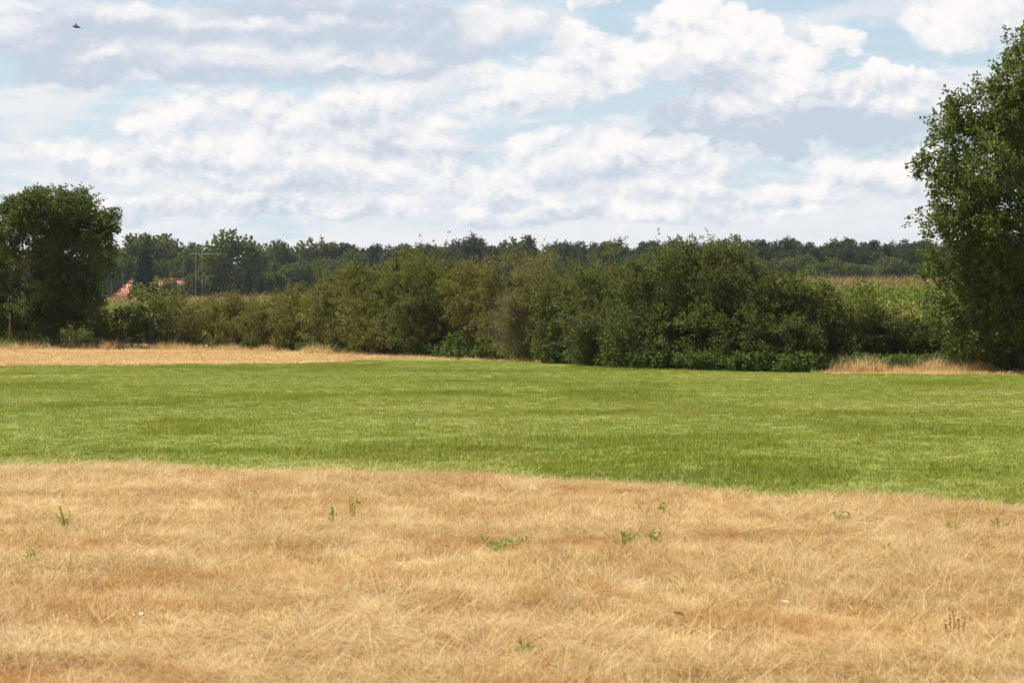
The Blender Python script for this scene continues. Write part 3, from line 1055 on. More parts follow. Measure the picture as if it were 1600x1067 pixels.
def shrub(px, half, top_py, tint, label, name='hawthorn_shrub', seed=0, dD=0.0, lift=.18, dens=1.0, dead=0.0, leaf=.075, feath=1.0, group='shrubs of the hedge'):
    rng = np.random.default_rng(1000 + seed)
    D = hedge_D(px) + dD + 1.3
    top = at(px, top_py, D)
    g = float(ground_z(top[0], D))
    h = top[2] - g
    w = half / F_PX * D
    e = empty(name, (top[0], D, g))
    tag(e, label, 'shrub', group)
    w = w * 1.5
    wy = max(w, 1.1) * .9
    lobes = []
    for i in range(14):
        a = rng.uniform(0, 6.28)
        zt = rng.uniform(.14, .82)
        env = math.sqrt(max(.08, 1 - ((zt - .38) / .62) ** 2))
        rr = math.sqrt(rng.uniform(.15, 1)) * env
        sx = rng.uniform(.24, .40)
        sz = rng.uniform(.11, .19)
        lobes.append((math.cos(a) * w * .78 * rr, math.sin(a) * wy * .78 * rr, h * zt, w * sx + .1, wy * sx + .1, h * sz + .1))
    lobes.append((rng.uniform(-.2, .2) * w, 0, h * .84, w * .34, wy * .4, h * .13))
    lobes.append((rng.uniform(-.35, .35) * w, -wy * .2, h * .72, w * .42, wy * .4, h * .16))
    lobes.append((rng.uniform(-.3, .3) * w, -wy * .45, h * .40, w * .7, wy * .45, h * .24))
    lobes.append((rng.uniform(-.4, .4) * w, -wy * .60, h * .20 + lift * .4, w * .65, wy * .35, h * .17))
    lobes.append((0, wy * .2, h * .42, w * .85, wy * .6, h * .32))
    vol = w * h
    n = int(860 * dens * max(.55, min(1.8, vol / 5.0)))
    P, o = lobe_points(rng, lobes, n, .5, 1.02, -.5, .55, .3)
    P, o = clumped(rng, P, o, 8, .24)
    ok = P[:, 2] > lift * rng.uniform(.3, 1.2, len(P))
    P, o = P[ok], o[ok]
    # long feathery shoots along the top
    V, F = sprays(rng, P, o, 20, .30, leaf, leaf * .62, .30, .45, .20 * feath, .25, .5)
    cut = int(dead * len(F))
    q = Q()
    q.add(V, F, 0)
    kt = rng.choice(len(P), max(6, int(len(P) * .05)))
    kt = kt[P[kt, 2] > h * .62]
    if len(kt):
        V2, F2 = sprays(rng, P[kt], unit(o[kt] * .5 + (0, 0, .8)), 18, .62, leaf, leaf * .55, .9, .3, .06, .05, .5)
        q.add(V2, F2, 0)
    obj('foliage', q.mesh('shrub_foliage', M['h_' + tint]), e)
    # bare twigs poking out, and stems
    q = Q()
    nt = int(150 + 900 * dead)
    ki = rng.choice(len(P), nt)
    Vt, Ft = leaf_quads(rng, P[ki] - o[ki] * .1, unit(o[ki] * .8 + (0, 0, .35) + rng.normal(size=(nt, 3)) * .5), .42, .014, .3)
    q.add(Vt, Ft, 1)
    if dead:
        kk = rng.choice(len(P), int(500 * dead))
        Vd, Fd = sprays(rng, P[kk], o[kk], 12, .45, .16, .013, .2, .5, .2)
        q.add(Vd, Fd, 1)
    for i in range(9):
        k = lobes[rng.integers(len(lobes))]
        b0 = (rng.uniform(-.3, .3) * w, rng.uniform(-.3, .3) * wy, -.05)
        q.tube(bend(b0, k[:3], rng, 5, .12), np.linspace(.045, .012, 5), 5, 0)
    obj('stems', q.mesh('shrub_stems', [M['bark'], M['deadleaf']]), e)
    return e


SHRUBS = [
    # px, half, top, tint, label, options
    (196, 34, 484, 'deep', 'small dark shrub standing alone right of the left tree', dict(dens=1.0, lift=.1)),
    (262, 34, 462, 'deep', 'dark shrub forming the left end of the hedge, maize beside it', dict(lift=.15)),
    (318, 38, 466, 'rusty', 'low rust-tinged shrub, first after the left end of the hedge', dict()),
    (372, 38, 461, 'rusty', 'low yellowish-brown shrub in the thin left part of the hedge', dict()),
    (425, 36, 457, 'olive', 'low olive shrub where the hedge starts to climb', dict()),
    (475, 38, 445, 'olive', 'olive shrub on the rising slope of the hedge, just over low part', dict()),
    (525, 42, 423, 'olive', 'olive shrub halfway up the rising slope of the hedge', dict()),
    (578, 46, 400, 'olive', 'tall olive shrub at the upper end of the rising hedge slope', dict(dens=1.1)),
    (632, 50, 386, 'olive', 'tall yellow-olive shrub at the left shoulder of the high hedge', dict(dens=1.15)),
    (690, 46, 388, 'green', 'tall green shrub left of the round brownish one in the hedge', dict(dens=1.15)),
    (742, 44, 402, 'rusty', 'round brownish-olive shrub in the middle of the high hedge', dict(dens=1.1)),
    (800, 42, 398, 'olive', 'tall shrub with withered twiggy top just left of the dead branch', dict(dead=.7)),
    (852, 40, 396, 'rusty', 'brown half-dead shrub with grey twigs crowning the hedge middle', dict(dead=1.0, dens=.8)),
    (905, 44, 402, 'green', 'green shrub right of the half-dead brown one in the hedge', dict(dens=1.1)),
    (958, 46, 384, 'green', 'tall green shrub with pointed shoots, two right of half-dead brown one', dict(dens=1.15, dead=.15)),
    (1012, 44, 388, 'green', 'tall green shrub just left of the highest hedge top', dict(dens=1.15)),
    (1066, 48, 374, 'green', 'highest shrub of the hedge with loose shoots against the sky', dict(dens=1.2, dead=.2)),
    (1122, 46, 385, 'deep', 'dark green shrub just right of the highest hedge top', dict(dens=1.15)),
    (1172, 42, 400, 'deep', 'dark shrub where the hedge begins to fall towards the right', dict(dens=1.15, dead=.2)),
    (1220, 38, 424, 'deep', 'dark shrub on the falling right shoulder of the hedge', dict(dens=1.1)),
    (1252, 30, 430, 'fresh', 'bright fresh green bush topping the right shoulder of the hedge', dict(dens=.8, dD=1.0, lift=.6)),
    (1275, 32, 450, 'deep', 'dark bush with a few brown twigs at the step of the right hedge', dict(dead=.3)),
    (1328, 38, 478, 'deep', 'low dark shrub in front of the maize, right of the hedge step', dict()),
    (1382, 36, 490, 'deep', 'low dark shrub in front of the maize, nearer to the right oak', dict()),
    (1436, 34, 510, 'deep', 'lowest dark shrub of the hedge at the left foot of the right oak', dict(lift=.2)),
    (1500, 44, 512, 'deep', 'dark undergrowth shrub beneath the crown of the right oak', dict(lift=.2)),
    (1570, 46, 515, 'deep', 'dark undergrowth shrub beneath the right oak at the picture edge', dict(lift=.2)),
]
for i, (px, half, top, tint, lab, kw) in enumerate(SHRUBS):
    shrub(px, half, top, tint, lab, seed=i, **kw)

# lower shrubs that bulge forward from the high hedge
FRONT = [(600, 44, 462, 'olive', 'spreading olive shrub bulging forward below the hedge slope', -1.5),
         (655, 40, 470, 'grey', 'grey-green bulging shrub low in front of the high hedge left half', -1.7),
         (880, 36, 478, 'grey', 'grey-green low shrub bulging forward right of the hanging dead branch', -1.4),
         (940, 44, 480, 'grey', 'grey-green feathery shrub at the hedge foot left of dark hollow', -1.6),
         (1010, 46, 470, 'deep', 'dark feathery shrub bulging forward below the high right hedge', -1.5),
         (1085, 48, 465, 'green', 'green feathery shrub bulging forward under the highest hedge top', -1.5),
         (1155, 44, 480, 'deep', 'dark shrub bulging forward low under the right hedge shoulder', -1.4),
         (1230, 40, 500, 'deep', 'low dark shrub at the hedge foot under the bright bush', -1.2)]
for i, (px, half, top, tint, lab, dd) in enumerate(FRONT):
    shrub(px, half, top, tint, lab, seed=50 + i, dD=dd, lift=.15 if px < 700 else .1)


def dead_branch():
    """the hanging dead brown branch in the middle of the hedge"""
    rng = np.random.default_rng(77)
    D = hedge_D(805) - .9
    c = at(806, 500, D)
    g = 0.0
    e = empty('dead_branch', (c[0], D, c[2] + .8))
    tag(e, 'grey-brown dead twiggy branch hanging down the middle of the hedge', 'branch')
    q = Q()
    st = np.array([.35, .5, .25])
    for i in range(90):
        end = np.array([rng.normal(-.12, .42), rng.normal(-.25, .2), -rng.uniform(.2, 1.75)])
        q.tube(bend(st * rng.uniform(.2, 1), end, rng, 5, .12, -.2), np.linspace(.012, .004, 5), 3)
    obj('boughs', q.mesh('dead_boughs', M['twig']), e)
    q = Q()
    n = 210
    zz = -rng.uniform(-.1, 1.75, n)
    P = np.stack([rng.normal(0, .34 + .05 * zz, n) + zz * .10, rng.normal(-.15, .22, n), zz], -1)
    V, F = sprays(rng, P, np.tile([-.2, -.2, -.8], (n, 1)), 16, .38, .15, .013, -.2, .35, .12)
    q.add(V, F)
    obj('twigs', q.mesh('dead_twigs', M['deadleaf']), e)


dead_branch()

# ------------------------------------------------------------------ the two big trees
def big_tree(name, label, px, base_D, lobes_px, leafmat, seed, leaf, n_spray, per, trunk_r, fork_py, spray_len=.34, shell=.5, inside=.5):
    """lobes_px: (px, py, radius_px, depth offset m) picked off the crown"""
    rng = np.random.default_rng(seed)
    b = at(px, 500, base_D)
    g = float(ground_z(b[0], base_D))
    e = empty(name, (b[0], base_D, g))
    tag(e, label, 'tree')
    mpp = base_D / F_PX
    lobes = []
    for (lx, ly, r, dy) in lobes_px:
        p = at(lx, ly, base_D)
        rr = r * mpp
        lobes.append((p[0] - b[0], dy, p[2] - g, rr, rr, rr * .88))
    P, o = lobe_points(rng, lobes, n_spray, shell, 1.05, -.6, inside, .26)
    P, o = clumped(rng, P, o, 7, .30)
    ok = P[:, 2] > .35
    P, o = P[ok], o[ok]
    V, F = sprays(rng, P, o, per, spray_len, leaf, leaf * .58, .25, .55, .24, .1, .42)
    obj('crown', qmesh('tree_crown', V, F, leafmat), e)
    zf = at(px, fork_py, base_D)[2] - g
    ztop = max(l[2] for l in lobes)
    q = Q()
    tp = np.array([(0, 0, -.1), (0.02, 0, .25), (.05, .02, zf * .6), (.0, .05, zf), (.1, .0, zf + (ztop - zf) * .45), (.0, .0, ztop)])
    q.tube(tp, [trunk_r * 1.35, trunk_r, trunk_r * .85, trunk_r * .75, trunk_r * .4, trunk_r * .08], 9)
    obj('trunk', q.mesh('tree_trunk', M['bark'], True), e)
    for i, L in enumerate(lobes):
        if i % 2 or L[3] < 25 * mpp * (1 if base_D < 90 else .6):
            continue
        q = Q()
        z0 = zf * .7 + (min(L[2], ztop) - zf) * rng.uniform(.15, .5) if L[2] > zf else zf * .7
        end = np.array(L[:3])
        path = bend((0, 0, max(.4, z0)), end, rng, 7, .10)
        q.tube(path, np.linspace(trunk_r * .34, .015, 7), 6)
        for k in range(7):
            s = path[rng.integers(2, 7)]
            dirn = rand_dirs(rng, 1)[0] * np.array(L[3:]) * .6
            q.tube(bend(s, end + dirn, rng, 4, .12), np.linspace(.028, .006, 4), 4)
        obj('limb', q.mesh('tree_limb', M['bark'], True), e)
    return e


def build_big_trees():
    rng = random.Random(3)
    # right oak: only its left half is in the frame
    prof = [(92, 1580), (128, 1538), (165, 1490), (198, 1466), (245, 1458), (300, 1456), (350, 1458), (400, 1455), (450, 1455), (490, 1460), (525, 1480)]
    L = []
    for py, xl in prof:
        r = rng.uniform(34, 46)
        L.append((xl + r * .92, py + r * .35, r, rng.uniform(-.9, .9)))
        L.append((xl + r * 2.2, py + rng.uniform(10, 40), r * 1.1, rng.uniform(-2.1, -.6)))
        L.append((xl + r * 2.3, py + rng.uniform(0, 40), r * 1.1, rng.uniform(.5, 2.1)))
        k = xl + r * 3.6
        while k < 1850:
            L.append((k, py + rng.uniform(-5, 45), rng.uniform(36, 50), rng.uniform(-2.6, 2.6)))
            k += rng.uniform(58, 90)
    for k in range(1615, 1790, 45):
        L.append((k, 128 - (1 - ((k - 1680) / 130) ** 2) * 58, 42, rng.uniform(-1, 1)))
    L += [(1462, 258, 16, 0), (1452, 252, 12, .2), (1482, 192, 16, -.2), (1455, 345, 20, -.3), (1462, 430, 22, .1), (1500, 548, 24, -1.2), (1545, 552, 26, -1.4), (1590, 545, 28, -1.3)]
    big_tree('oak_tree', 'large oak with sunlit leaves cut off by the right picture edge', 1668, 72.0, L, M['oak'], 21, .115, 11500, 13, .26, 470, .30, .35, .3)
    # left tree
    L = []
    rows = [(322, 35, 132), (340, 10, 152), (364, -15, 168), (392, -25, 172), (425, -30, 165), (460, -30, 150), (495, -20, 140), (515, 0, 125)]
    for py, x0, x1 in rows:
        k = x0 + 12
        while k < x1:
            L.append((k, py + rng.uniform(-8, 10), rng.uniform(17, 25), rng.uniform(-1.5, 1.5)))
            k += rng.uniform(22, 34)
    L += [(164, 345, 11, 0), (169, 338, 8, .1), (158, 356, 13, .2), (88, 312, 12, 0), (60, 312, 12, .2), (20, 326, 12, 0), (112, 316, 12, .3), (152, 372, 16, 0)]
    big_tree('broadleaf_tree', 'dense dark broadleaf tree at the left edge behind the straw strip', 86, 107.5, L, M['lefttree'], 22, .11, 8200, 13, .20, 480, .28, .4, .3)


build_big_trees()

# young leafy sapling at the left end of the hedge, bright leaves against the house
def sapling(name, px, py_top, D, w_px, mat, label, seed, n=150, cat='shrub'):
    rng = np.random.default_rng(seed)
    top = at(px, py_top, D)
    g = float(ground_z(top[0], D))
    h = top[2] - g
    w = w_px / F_PX * D
    e = empty(name, (top[0], D, g))
    tag(e, label, cat)
    lobes = [(rng.uniform(-.6, .6) * w, rng.uniform(-.4, .4), h * rng.uniform(.55, .94), w * .42, w * .42, h * .09) for _ in range(9)]
    P, o = lobe_points(rng, lobes, n, .3, 1.1, -.8, .2, .4)
    V, F = sprays(rng, P, o, 12, .26, .13, .075, .3, .6, .3)
    obj('foliage', qmesh('sapling_foliage', V, F, mat), e)
    q = Q()
    for L in lobes[:6]:
        q.tube(bend((rng.uniform(-.1, .1), 0, -.05), L[:3], rng, 5, .06), np.linspace(.03, .008, 5), 5)
    obj('stems', q.mesh('sapling_stems', M['bark']), e)


sapling('elder_bush', 238, 446, 104.5, 30, M['h_fresh'], 'loose bright-leaved elder bush overlapping the red farmhouse roof', 61, 75)
sapling('sapling', 1352, 443, 76.5, 22, M['h_fresh'], 'slender green sapling standing in front of the right maize', 62, 40, 'sapling')

# stake by the left tree
def stake():
    p = at(15, 500, 104.0)
    e = empty('wooden_stake', (p[0], 104.0, 0))
    tag(e, 'thin dark wooden stake standing left of the left tree trunk', 'stake')
    q = Q()
    q.tube([(0, 0, -.1), (.01, 0, .7), (0.02, 0, 1.5)], [.05, .047, .04], 8)
    obj('post', q.mesh('stake_post', M['stake']), e)
    q = Q()
    q.tube([(-.01, 0, 1.16), (.03, 0, 1.2)], [.06, .06], 8)
    obj('tie_band', q.mesh('stake_tie', M['bark']), e)


stake()

# ------------------------------------------------------------------ grass: blades gathered into small tufts, scattered as stuff
def tuft(seed, n, radius, h, width, lean, mat, name, flat=0.0, segs=2):
    rng = np.random.default_rng(seed)
    r = radius * np.sqrt(rng.uniform(0, 1, n))
    a = rng.uniform(0, 6.28, n)
    B = np.stack([np.cos(a) * r, np.sin(a) * r, np.full(n, -.012)], -1)
    az = rng.uniform(0, 6.28, n)
    hh = h * rng.uniform(.45, 1.25, n)
    ln = lean * rng.uniform(.2, 1.4, n)
    fl = rng.uniform(size=n) < flat
    ln = np.where(fl, rng.uniform(1.5, 3.2, n), ln)
    dirx = np.stack([np.cos(az), np.sin(az), np.zeros(n)], -1)
    sd = np.stack([-np.sin(az), np.cos(az), np.zeros(n)], -1)
    tw = rng.uniform(-1.2, 1.2, n)
    sd = sd * np.cos(tw)[:, None] + dirx * np.sin(tw)[:, None]
    V = np.empty((n, 6, 3))
    for k, t in enumerate((0, .55, 1.0)):
        out = ln * hh * t ** 1.7
        up = hh * t * np.where(fl, .22, 1.0)
        c = B + dirx * out[:, None] + np.stack([np.zeros(n), np.zeros(n), up], -1)
        w = width * (.5, .42, .06)[k] * rng.uniform(.7, 1.3, n)
        V[:, 2 * k] = c - sd * w[:, None]
        V[:, 2 * k + 1] = c + sd * w[:, None]
    i = np.arange(n) * 6
    F = np.concatenate([np.stack([i, i + 1, i + 3, i + 2], -1), np.stack([i + 2, i + 3, i + 5, i + 4], -1)])
    return obj(name, qmesh(name, V, F, mat), link=False)


def coll(name, objs):
    c = bpy.data.collections.new(name)
    for o in objs:
        c.objects.link(o)
    return c


def vnoise(x, y, s, seed):
    """cheap smooth value noise"""
    rng = np.random.default_rng(seed)
    T = rng.uniform(0, 1, (64, 64))
    x = np.asarray(x) * s + 17.3
    y = np.asarray(y) * s + 5.1
    i, j = np.floor(x).astype(int), np.floor(y).astype(int)
    fx, fy = x - i, y - j
    fx, fy = fx * fx * (3 - 2 * fx), fy * fy * (3 - 2 * fy)
    g = lambda a, b: T[a % 64, b % 64]
    return (g(i, j) * (1 - fx) + g(i + 1, j) * fx) * (1 - fy) + (g(i, j + 1) * (1 - fx) + g(i + 1, j + 1) * fx) * fy


def scatter(rng, y0, y1, dens, half=.215, extra=1.6):
    A = (half * (y1 ** 2 - y0 ** 2) + 2 * extra * (y1 - y0))
    n = int(A * dens)
    y = rng.uniform(y0, y1, n * 2)
    wmax = half * y1 + extra
    x = rng.uniform(-wmax, wmax, n * 2)
    k = np.abs(x) < half * y + extra
    return x[k], y[k]


def build_grass():
    rng = np.random.default_rng(9)
    # dry meadow in the foreground
    dry = coll('dry_tufts', [tuft(500 + i, 34, .085, (.105, .085, .13, .07)[i], .0042, .75, M['straw'], 'dry_tuft_%d' % i, (.4, .55, .25, .85)[i]) for i in range(4)])
    x, y = scatter(rng, 11.5, 33.5, 150)
    w = (vnoise(x, y, 1.4, 3) - .5) * .8 + (vnoise(x, y, 5, 4) - .5) * .3
    k = y < near_edge(x) + w * 1.5 + rng.normal(0, .22, len(x))
    x, y = x[k], y[k]
    big = vnoise(x * .8, y, .9, 7) * .45 + vnoise(x * .9, y, 3.2, 8) * .55
    sc = .62 + .75 * big
    zs = sc * (0.40 + .58 * big)
    o = instancer('dry_grass', np.stack([x, y, ground_z(x, y)], -1), rng.uniform(0, 6.28, len(x)), sc, dry, .22, 2, zs)
    tag(o, 'sun-bleached dry meadow grass covering the whole foreground', 'dry grass', kind='stuff')
    # loose cut straw lying on top
    lay = coll('straw_wisps', [tuft(520 + i, 14, .12, .22, .0042, 2.2, M['straw'], 'straw_wisp_%d' % i, 1.0) for i in range(3)])
    x, y = scatter(rng, 11.5, 32, 60)
    k = (y < near_edge(x) - .1) & (vnoise(x * .45, y, 1.0, 12) * .7 + vnoise(x, y, 3.0, 13) * .3 > .50)
    x, y = x[k], y[k]
    o = instancer('loose_straw', np.stack([x, y, ground_z(x, y) + .035], -1), rng.normal(0, .5, len(x)), rng.uniform(.7, 1.4, len(x)), lay, .10, 3)
    tag(o, 'pale loose straw lying in flattened swaths on the dry meadow', 'straw', kind='stuff')
    # green meadow
    grn = coll('green_tufts', [tuft(540 + i, 18, .11, (.036, .048, .03, .04)[i], .0065, .8, M['green'], 'green_tuft_%d' % i) for i in range(4)])
    x, y = scatter(rng, 24, 84, 62)
    w = (vnoise(x, y, 1.4, 3) - .5) * .8 + (vnoise(x, y, 5, 4) - .5) * .3
    w2 = (vnoise(x, y, .5, 5) - .5) * 2
    k = (y > near_edge(x) + w * 1.5 + rng.normal(0, .28, len(x))) & (y < far_edge(x) + w2) & (rng.uniform(size=len(x)) < np.clip(1.25 - y / 110, 0, 1))
    x, y = x[k], y[k]
    tall = sm(vnoise(x * .8, y, .33, 21) * .7 + vnoise(x, y, 1.1, 22) * .3, .58, .8)
    sc = rng.uniform(.8, 1.25, len(x)) * (1 + .25 * tall)
    zs = sc * (0.78 + .45 * tall)
    o = instancer('green_grass', np.stack([x, y, ground_z(x, y)], -1), rng.uniform(0, 6.28, len(x)), sc, grn, .12, 4, zs)
    tag(o, 'short green meadow grass in the broad band before the hedge', 'grass', kind='stuff')
    # mown straw strip between the green meadow and the left part of the hedge
    strip = coll('strip_tufts', [tuft(560 + i, 22, .16, (.07, .09, .06)[i], .009, .9, M['straw_far'], 'strip_tuft_%d' % i, .5) for i in range(3)])
    x, y = scatter(rng, 62, 116, 16)
    w2 = (vnoise(x, y, .5, 5) - .5) * 2
    px = x / y * F_PX + 800
    hd = np.interp(px, [0, 190, 230, 400, 500, 650, 750, 900, 1000, 1250, 1300, 1440, 1700], [104, 105, 105, 102, 97, 91.5, 87, 79.5, 75.5, 71.8, 73, 73.5, 73])
    k = (y > far_edge(x) + w2 - .5) & (y < hd + .5)
    x, y = x[k], y[k]
    o = instancer('mown_straw', np.stack([x, y, ground_z(x, y)], -1), rng.uniform(0, 6.28, len(x)), rng.uniform(.8, 1.3, len(x)), strip, .2, 5)
    tag(o, 'mown straw-coloured strip between green meadow and hedge', 'straw', kind='stuff')
    # tall dead grass in the verge right before the hedge
    ver = coll('verge_tufts', [tuft(580 + i, 30, .20, (.34, .26, .42)[i], .010, .85, M['straw_far'], 'verge_tuft_%d' % i, .1) for i in range(3)])
    X, Y, S = [], [], []
    for (p0, p1, dn, a, b_, s0) in ((-60, 190, 300, -3.0, .6, .8), (190, 520, 700, -3.0, .2, .62), (520, 660, 150, -1.6, .6, .55), (740, 900, 90, -1.2, .4, .40),
                                    (1235, 1300, 50, -1.0, .2, .4), (1300, 1560, 420, -2.6, .2, .85), (1540, 1680, 120, -2.0, .4, .6)):
        pp = rng.uniform(p0, p1, dn)
        D = np.interp(pp, [0, 190, 230, 400, 500, 650, 750, 900, 1000, 1250, 1300, 1440, 1700], [104, 105, 105, 102, 97, 91.5, 87, 79.5, 75.5, 71.8, 73, 73.0, 72])
        yy = D + rng.uniform(a, b_, dn)
        X.append((pp - 800) / F_PX * yy)
        Y.append(yy)
        S.append(s0 * rng.uniform(.5, 1.25, dn) * (0.6 + .7 * vnoise(pp * .03, pp * 0, 1, 31)))
    x, y, s = np.concatenate(X), np.concatenate(Y), np.concatenate(S)
    o = instancer('verge_grass', np.stack([x, y, ground_z(x, y)], -1), rng.uniform(0, 6.28, len(x)), s, ver, .16, 6)
    tag(o, 'tall dead straw-coloured grass along the foot of the hedge', 'dry grass', kind='stuff')
    # green weedy undergrowth along the hedge foot
    und = []
    for i in range(3):
        r2 = np.random.default_rng(600 + i)
        P = np.stack([r2.normal(0, .16, 24), r2.normal(0, .16, 24), r2.uniform(.02, .38, 24)], -1)
        V, F = sprays(r2, P, rand_dirs(r2, 24), 9, .12, .085, .05, .5, .6, .4)
        und.append(obj('undergrowth_%d' % i, qmesh('undergrowth_%d' % i, V, F, M['nettle']), link=False))
    und = coll('undergrowth_src', und)
    X, Y, S = [], [], []
    for (p0, p1, dn, a, b_, s0) in ((240, 560, 70, -1.2, .5, .8), (660, 800, 70, -1.3, .3, 1.0), (860, 1300, 330, -1.5, .5, 1.0), (1300, 1640, 130, -1.6, .5, .9), (-40, 200, 60, -1.5, .4, .8), (420, 1300, 520, 2.0, 5.0, 1.5), (480, 900, 120, -.3, 2.0, 1.1)):
        pp = rng.uniform(p0, p1, dn)
        D = np.interp(pp, [0, 190, 230, 400, 500, 650, 750, 900, 1000, 1250, 1300, 1440, 1700], [104, 105, 105, 102, 97, 91.5, 87, 79.5, 75.5, 71.8, 73, 73.0, 72])
        yy = D + rng.uniform(a, b_, dn)
        X.append((pp - 800) / F_PX * yy)
        Y.append(yy)
        S.append(s0 * rng.uniform(.4, 1.2, dn))
    x, y, s = np.concatenate(X), np.concatenate(Y), np.concatenate(S)
    o = instancer('undergrowth', np.stack([x, y, ground_z(x, y)], -1), rng.uniform(0, 6.28, len(x)), s, und, .1, 7)
    tag(o, 'low green weeds and nettle growth along the shaded hedge foot', 'undergrowth', kind='stuff')


build_grass()

# nettles: tall dark stalks before the middle of the hedge
def nettle(px, base_py, h, seed, label, group):
    rng = np.random.default_rng(seed)
    p = on_ground(px, base_py)
    e = empty('nettle_plant', p, rng.uniform(0, 6.28))
    tag(e, label, 'nettle', group)
    q, s = Q(), Q()
    for k in range(6):
        b0 = np.array([rng.normal(0, .10), rng.normal(0, .10), -.03])
        hh = h * rng.uniform(.7, 1.1)
        s.tube([b0, b0 + (0.02, 0, hh * .5), b0 + (rng.normal(0, .05), 0, hh)], [.010, .008, .003], 4)
        n = 22
        t = rng.uniform(.15, 1, n)
        P = b0 + np.stack([rng.normal(0, .012, n), rng.normal(0, .012, n), t * hh], -1)
        a = rng.uniform(0, 6.28, n)
        V, F = leaf_quads(rng, P, unit(np.stack([np.cos(a), np.sin(a), rng.uniform(-.5, .1, n)], -1)), .14, .065, .6)
        q.add(V, F)
    obj('stalks', s.mesh('nettle_stalks', M['nettle']), e)
    obj('leaves', q.mesh('nettle_leaves', M['nettle']), e)


for i, px in enumerate((700, 716, 733, 748, 764)):
    nettle(px, 560 + (i % 2) * 2, .85 + .1 * (i % 3), 640 + i, 'dark green nettle clump before the hedge left of the hanging dead branch', 'nettles before the middle of the hedge')

# ------------------------------------------------------------------ small things on the dry meadow
def weed(px, py, h_px, seed, label, mat='weed', flowers=False, nst=4, wide=.4, name='green_weed', cat='weed'):
    rng = np.random.default_rng(seed)
    p = on_ground(px, py)
    h = h_px / F_PX * p[1] + .05
    e = empty(name, p)
    tag(e, label, cat, 'weeds in the dry meadow')
    s, q, f = Q(), Q(), Q()
    for k in range(nst):
        tip = np.array([rng.normal(0, wide * h * .5), rng.normal(0, wide * h * .5), h * rng.uniform(.65, 1.05)])
        path = bend((rng.normal(0, .01), rng.normal(0, .01), -.02), tip, rng, 4, .06)
        s.tube(path, np.linspace(.0045, .002, 4), 4)
        n = 11
        t = rng.uniform(.15, 1, n)
        P = np.stack([np.interp(t, np.linspace(0, 1, 4), path[:, c]) for c in range(3)], -1)
        D = unit(rng.normal(size=(n, 3)) + (0, 0, .5))
        V, F = leaf_quads(rng, P, D, .052, .016, .3)
        q.add(V, F)
        if flowers:
            a = np.linspace(0, 6.28, 8, endpoint=False)
            V, F = leaf_quads(rng, np.tile(path[-1], (8, 1)), np.stack([np.cos(a), np.sin(a), np.full(8, .3)], -1), .017, .010, .8)
            f.add(V, F)
    obj('stem', s.mesh('weed_stem', M[mat]), e)
    obj('leaves', q.mesh('weed_leaves', M[mat]), e)
    if flowers:
        obj('flowers', f.mesh('weed_flowers', M['yellow']), e)


weed(519, 818, 24, 701, 'upright green weed in the dry meadow, left of the taller one', nst=3, wide=.25)
weed(552, 812, 34, 702, 'tallest upright green weed in the dry meadow, thin yellow-green stalk', nst=3, wide=.25)
weed(104, 828, 30, 703, 'branching darker green weed at the far left of the dry meadow', nst=5, wide=.6)
weed(52, 888, 24, 704, 'small green weed near the left edge, below the branching one', nst=3, wide=.5)
weed(776, 856, 9, 705, 'spreading fresh green weed patch near the meadow centre', nst=18, wide=3.2)
weed(974, 852, 22, 706, 'green weed in the orange grass streak right of centre', nst=7, wide=.8)
weed(1020, 846, 16, 707, 'small green weed just right of the one in the orange streak', nst=4, wide=.8)
weed(1040, 803, 16, 708, 'small yellow-flowered weed right of centre below the green meadow', flowers=True, nst=3)
weed(1314, 816, 12, 709, 'low green rosette weed in the right part of the dry meadow', nst=7, wide=1.8)
weed(1498, 838, 16, 710, 'yellow-flowered weed at the right of the dry meadow', flowers=True, nst=5, wide=.9)
weed(1560, 830, 14, 711, 'small green weed close to the right edge of the picture', nst=3, wide=.6)
weed(820, 1030, 8, 712, 'tiny green weed in the dry grass near the bottom centre', nst=5, wide=1.2)
weed(1388, 870, 14, 714, 'low green weed in the right meadow below the rosette', nst=5, wide=1.0)


def seed_stalks():
    rng = np.random.default_rng(720)
    p = on_ground(1494, 992)
    e = empty('dock_plant', p)
    tag(e, 'dark brown withered dock stalks standing in the dry grass, lower right', 'dock plant')
    for k in range(5):
        q = Q()
        x0 = (k - 2.2) * .026
        h = (.06, .095, .12, .07, .09)[k]
        q.tube([(x0, 0, -.02), (x0 + .004, 0, h * .5), (x0 + rng.normal(0, .01), 0, h + .03)], [.004, .0035, .002], 5)
        P = np.stack([np.full(26, x0), np.zeros(26), rng.uniform(h * .3, h + .03, 26)], -1)
        V, F = leaf_quads(rng, P, rand_dirs(rng, 26), .011, .008, .3)
        q.add(V, F)
        obj('stalk', q.mesh('dock_stalk', M['seedhead']), e)
    q = Q()
    for k in range(9):
        blade(q, (rng.normal(0, .03), 0, 0), rng.uniform(0, 6.28), .15, .014, .5, 0, 4, .3, .6)
    obj('basal_leaves', q.mesh('dock_leaves', M['straw']), e)


seed_stalks()


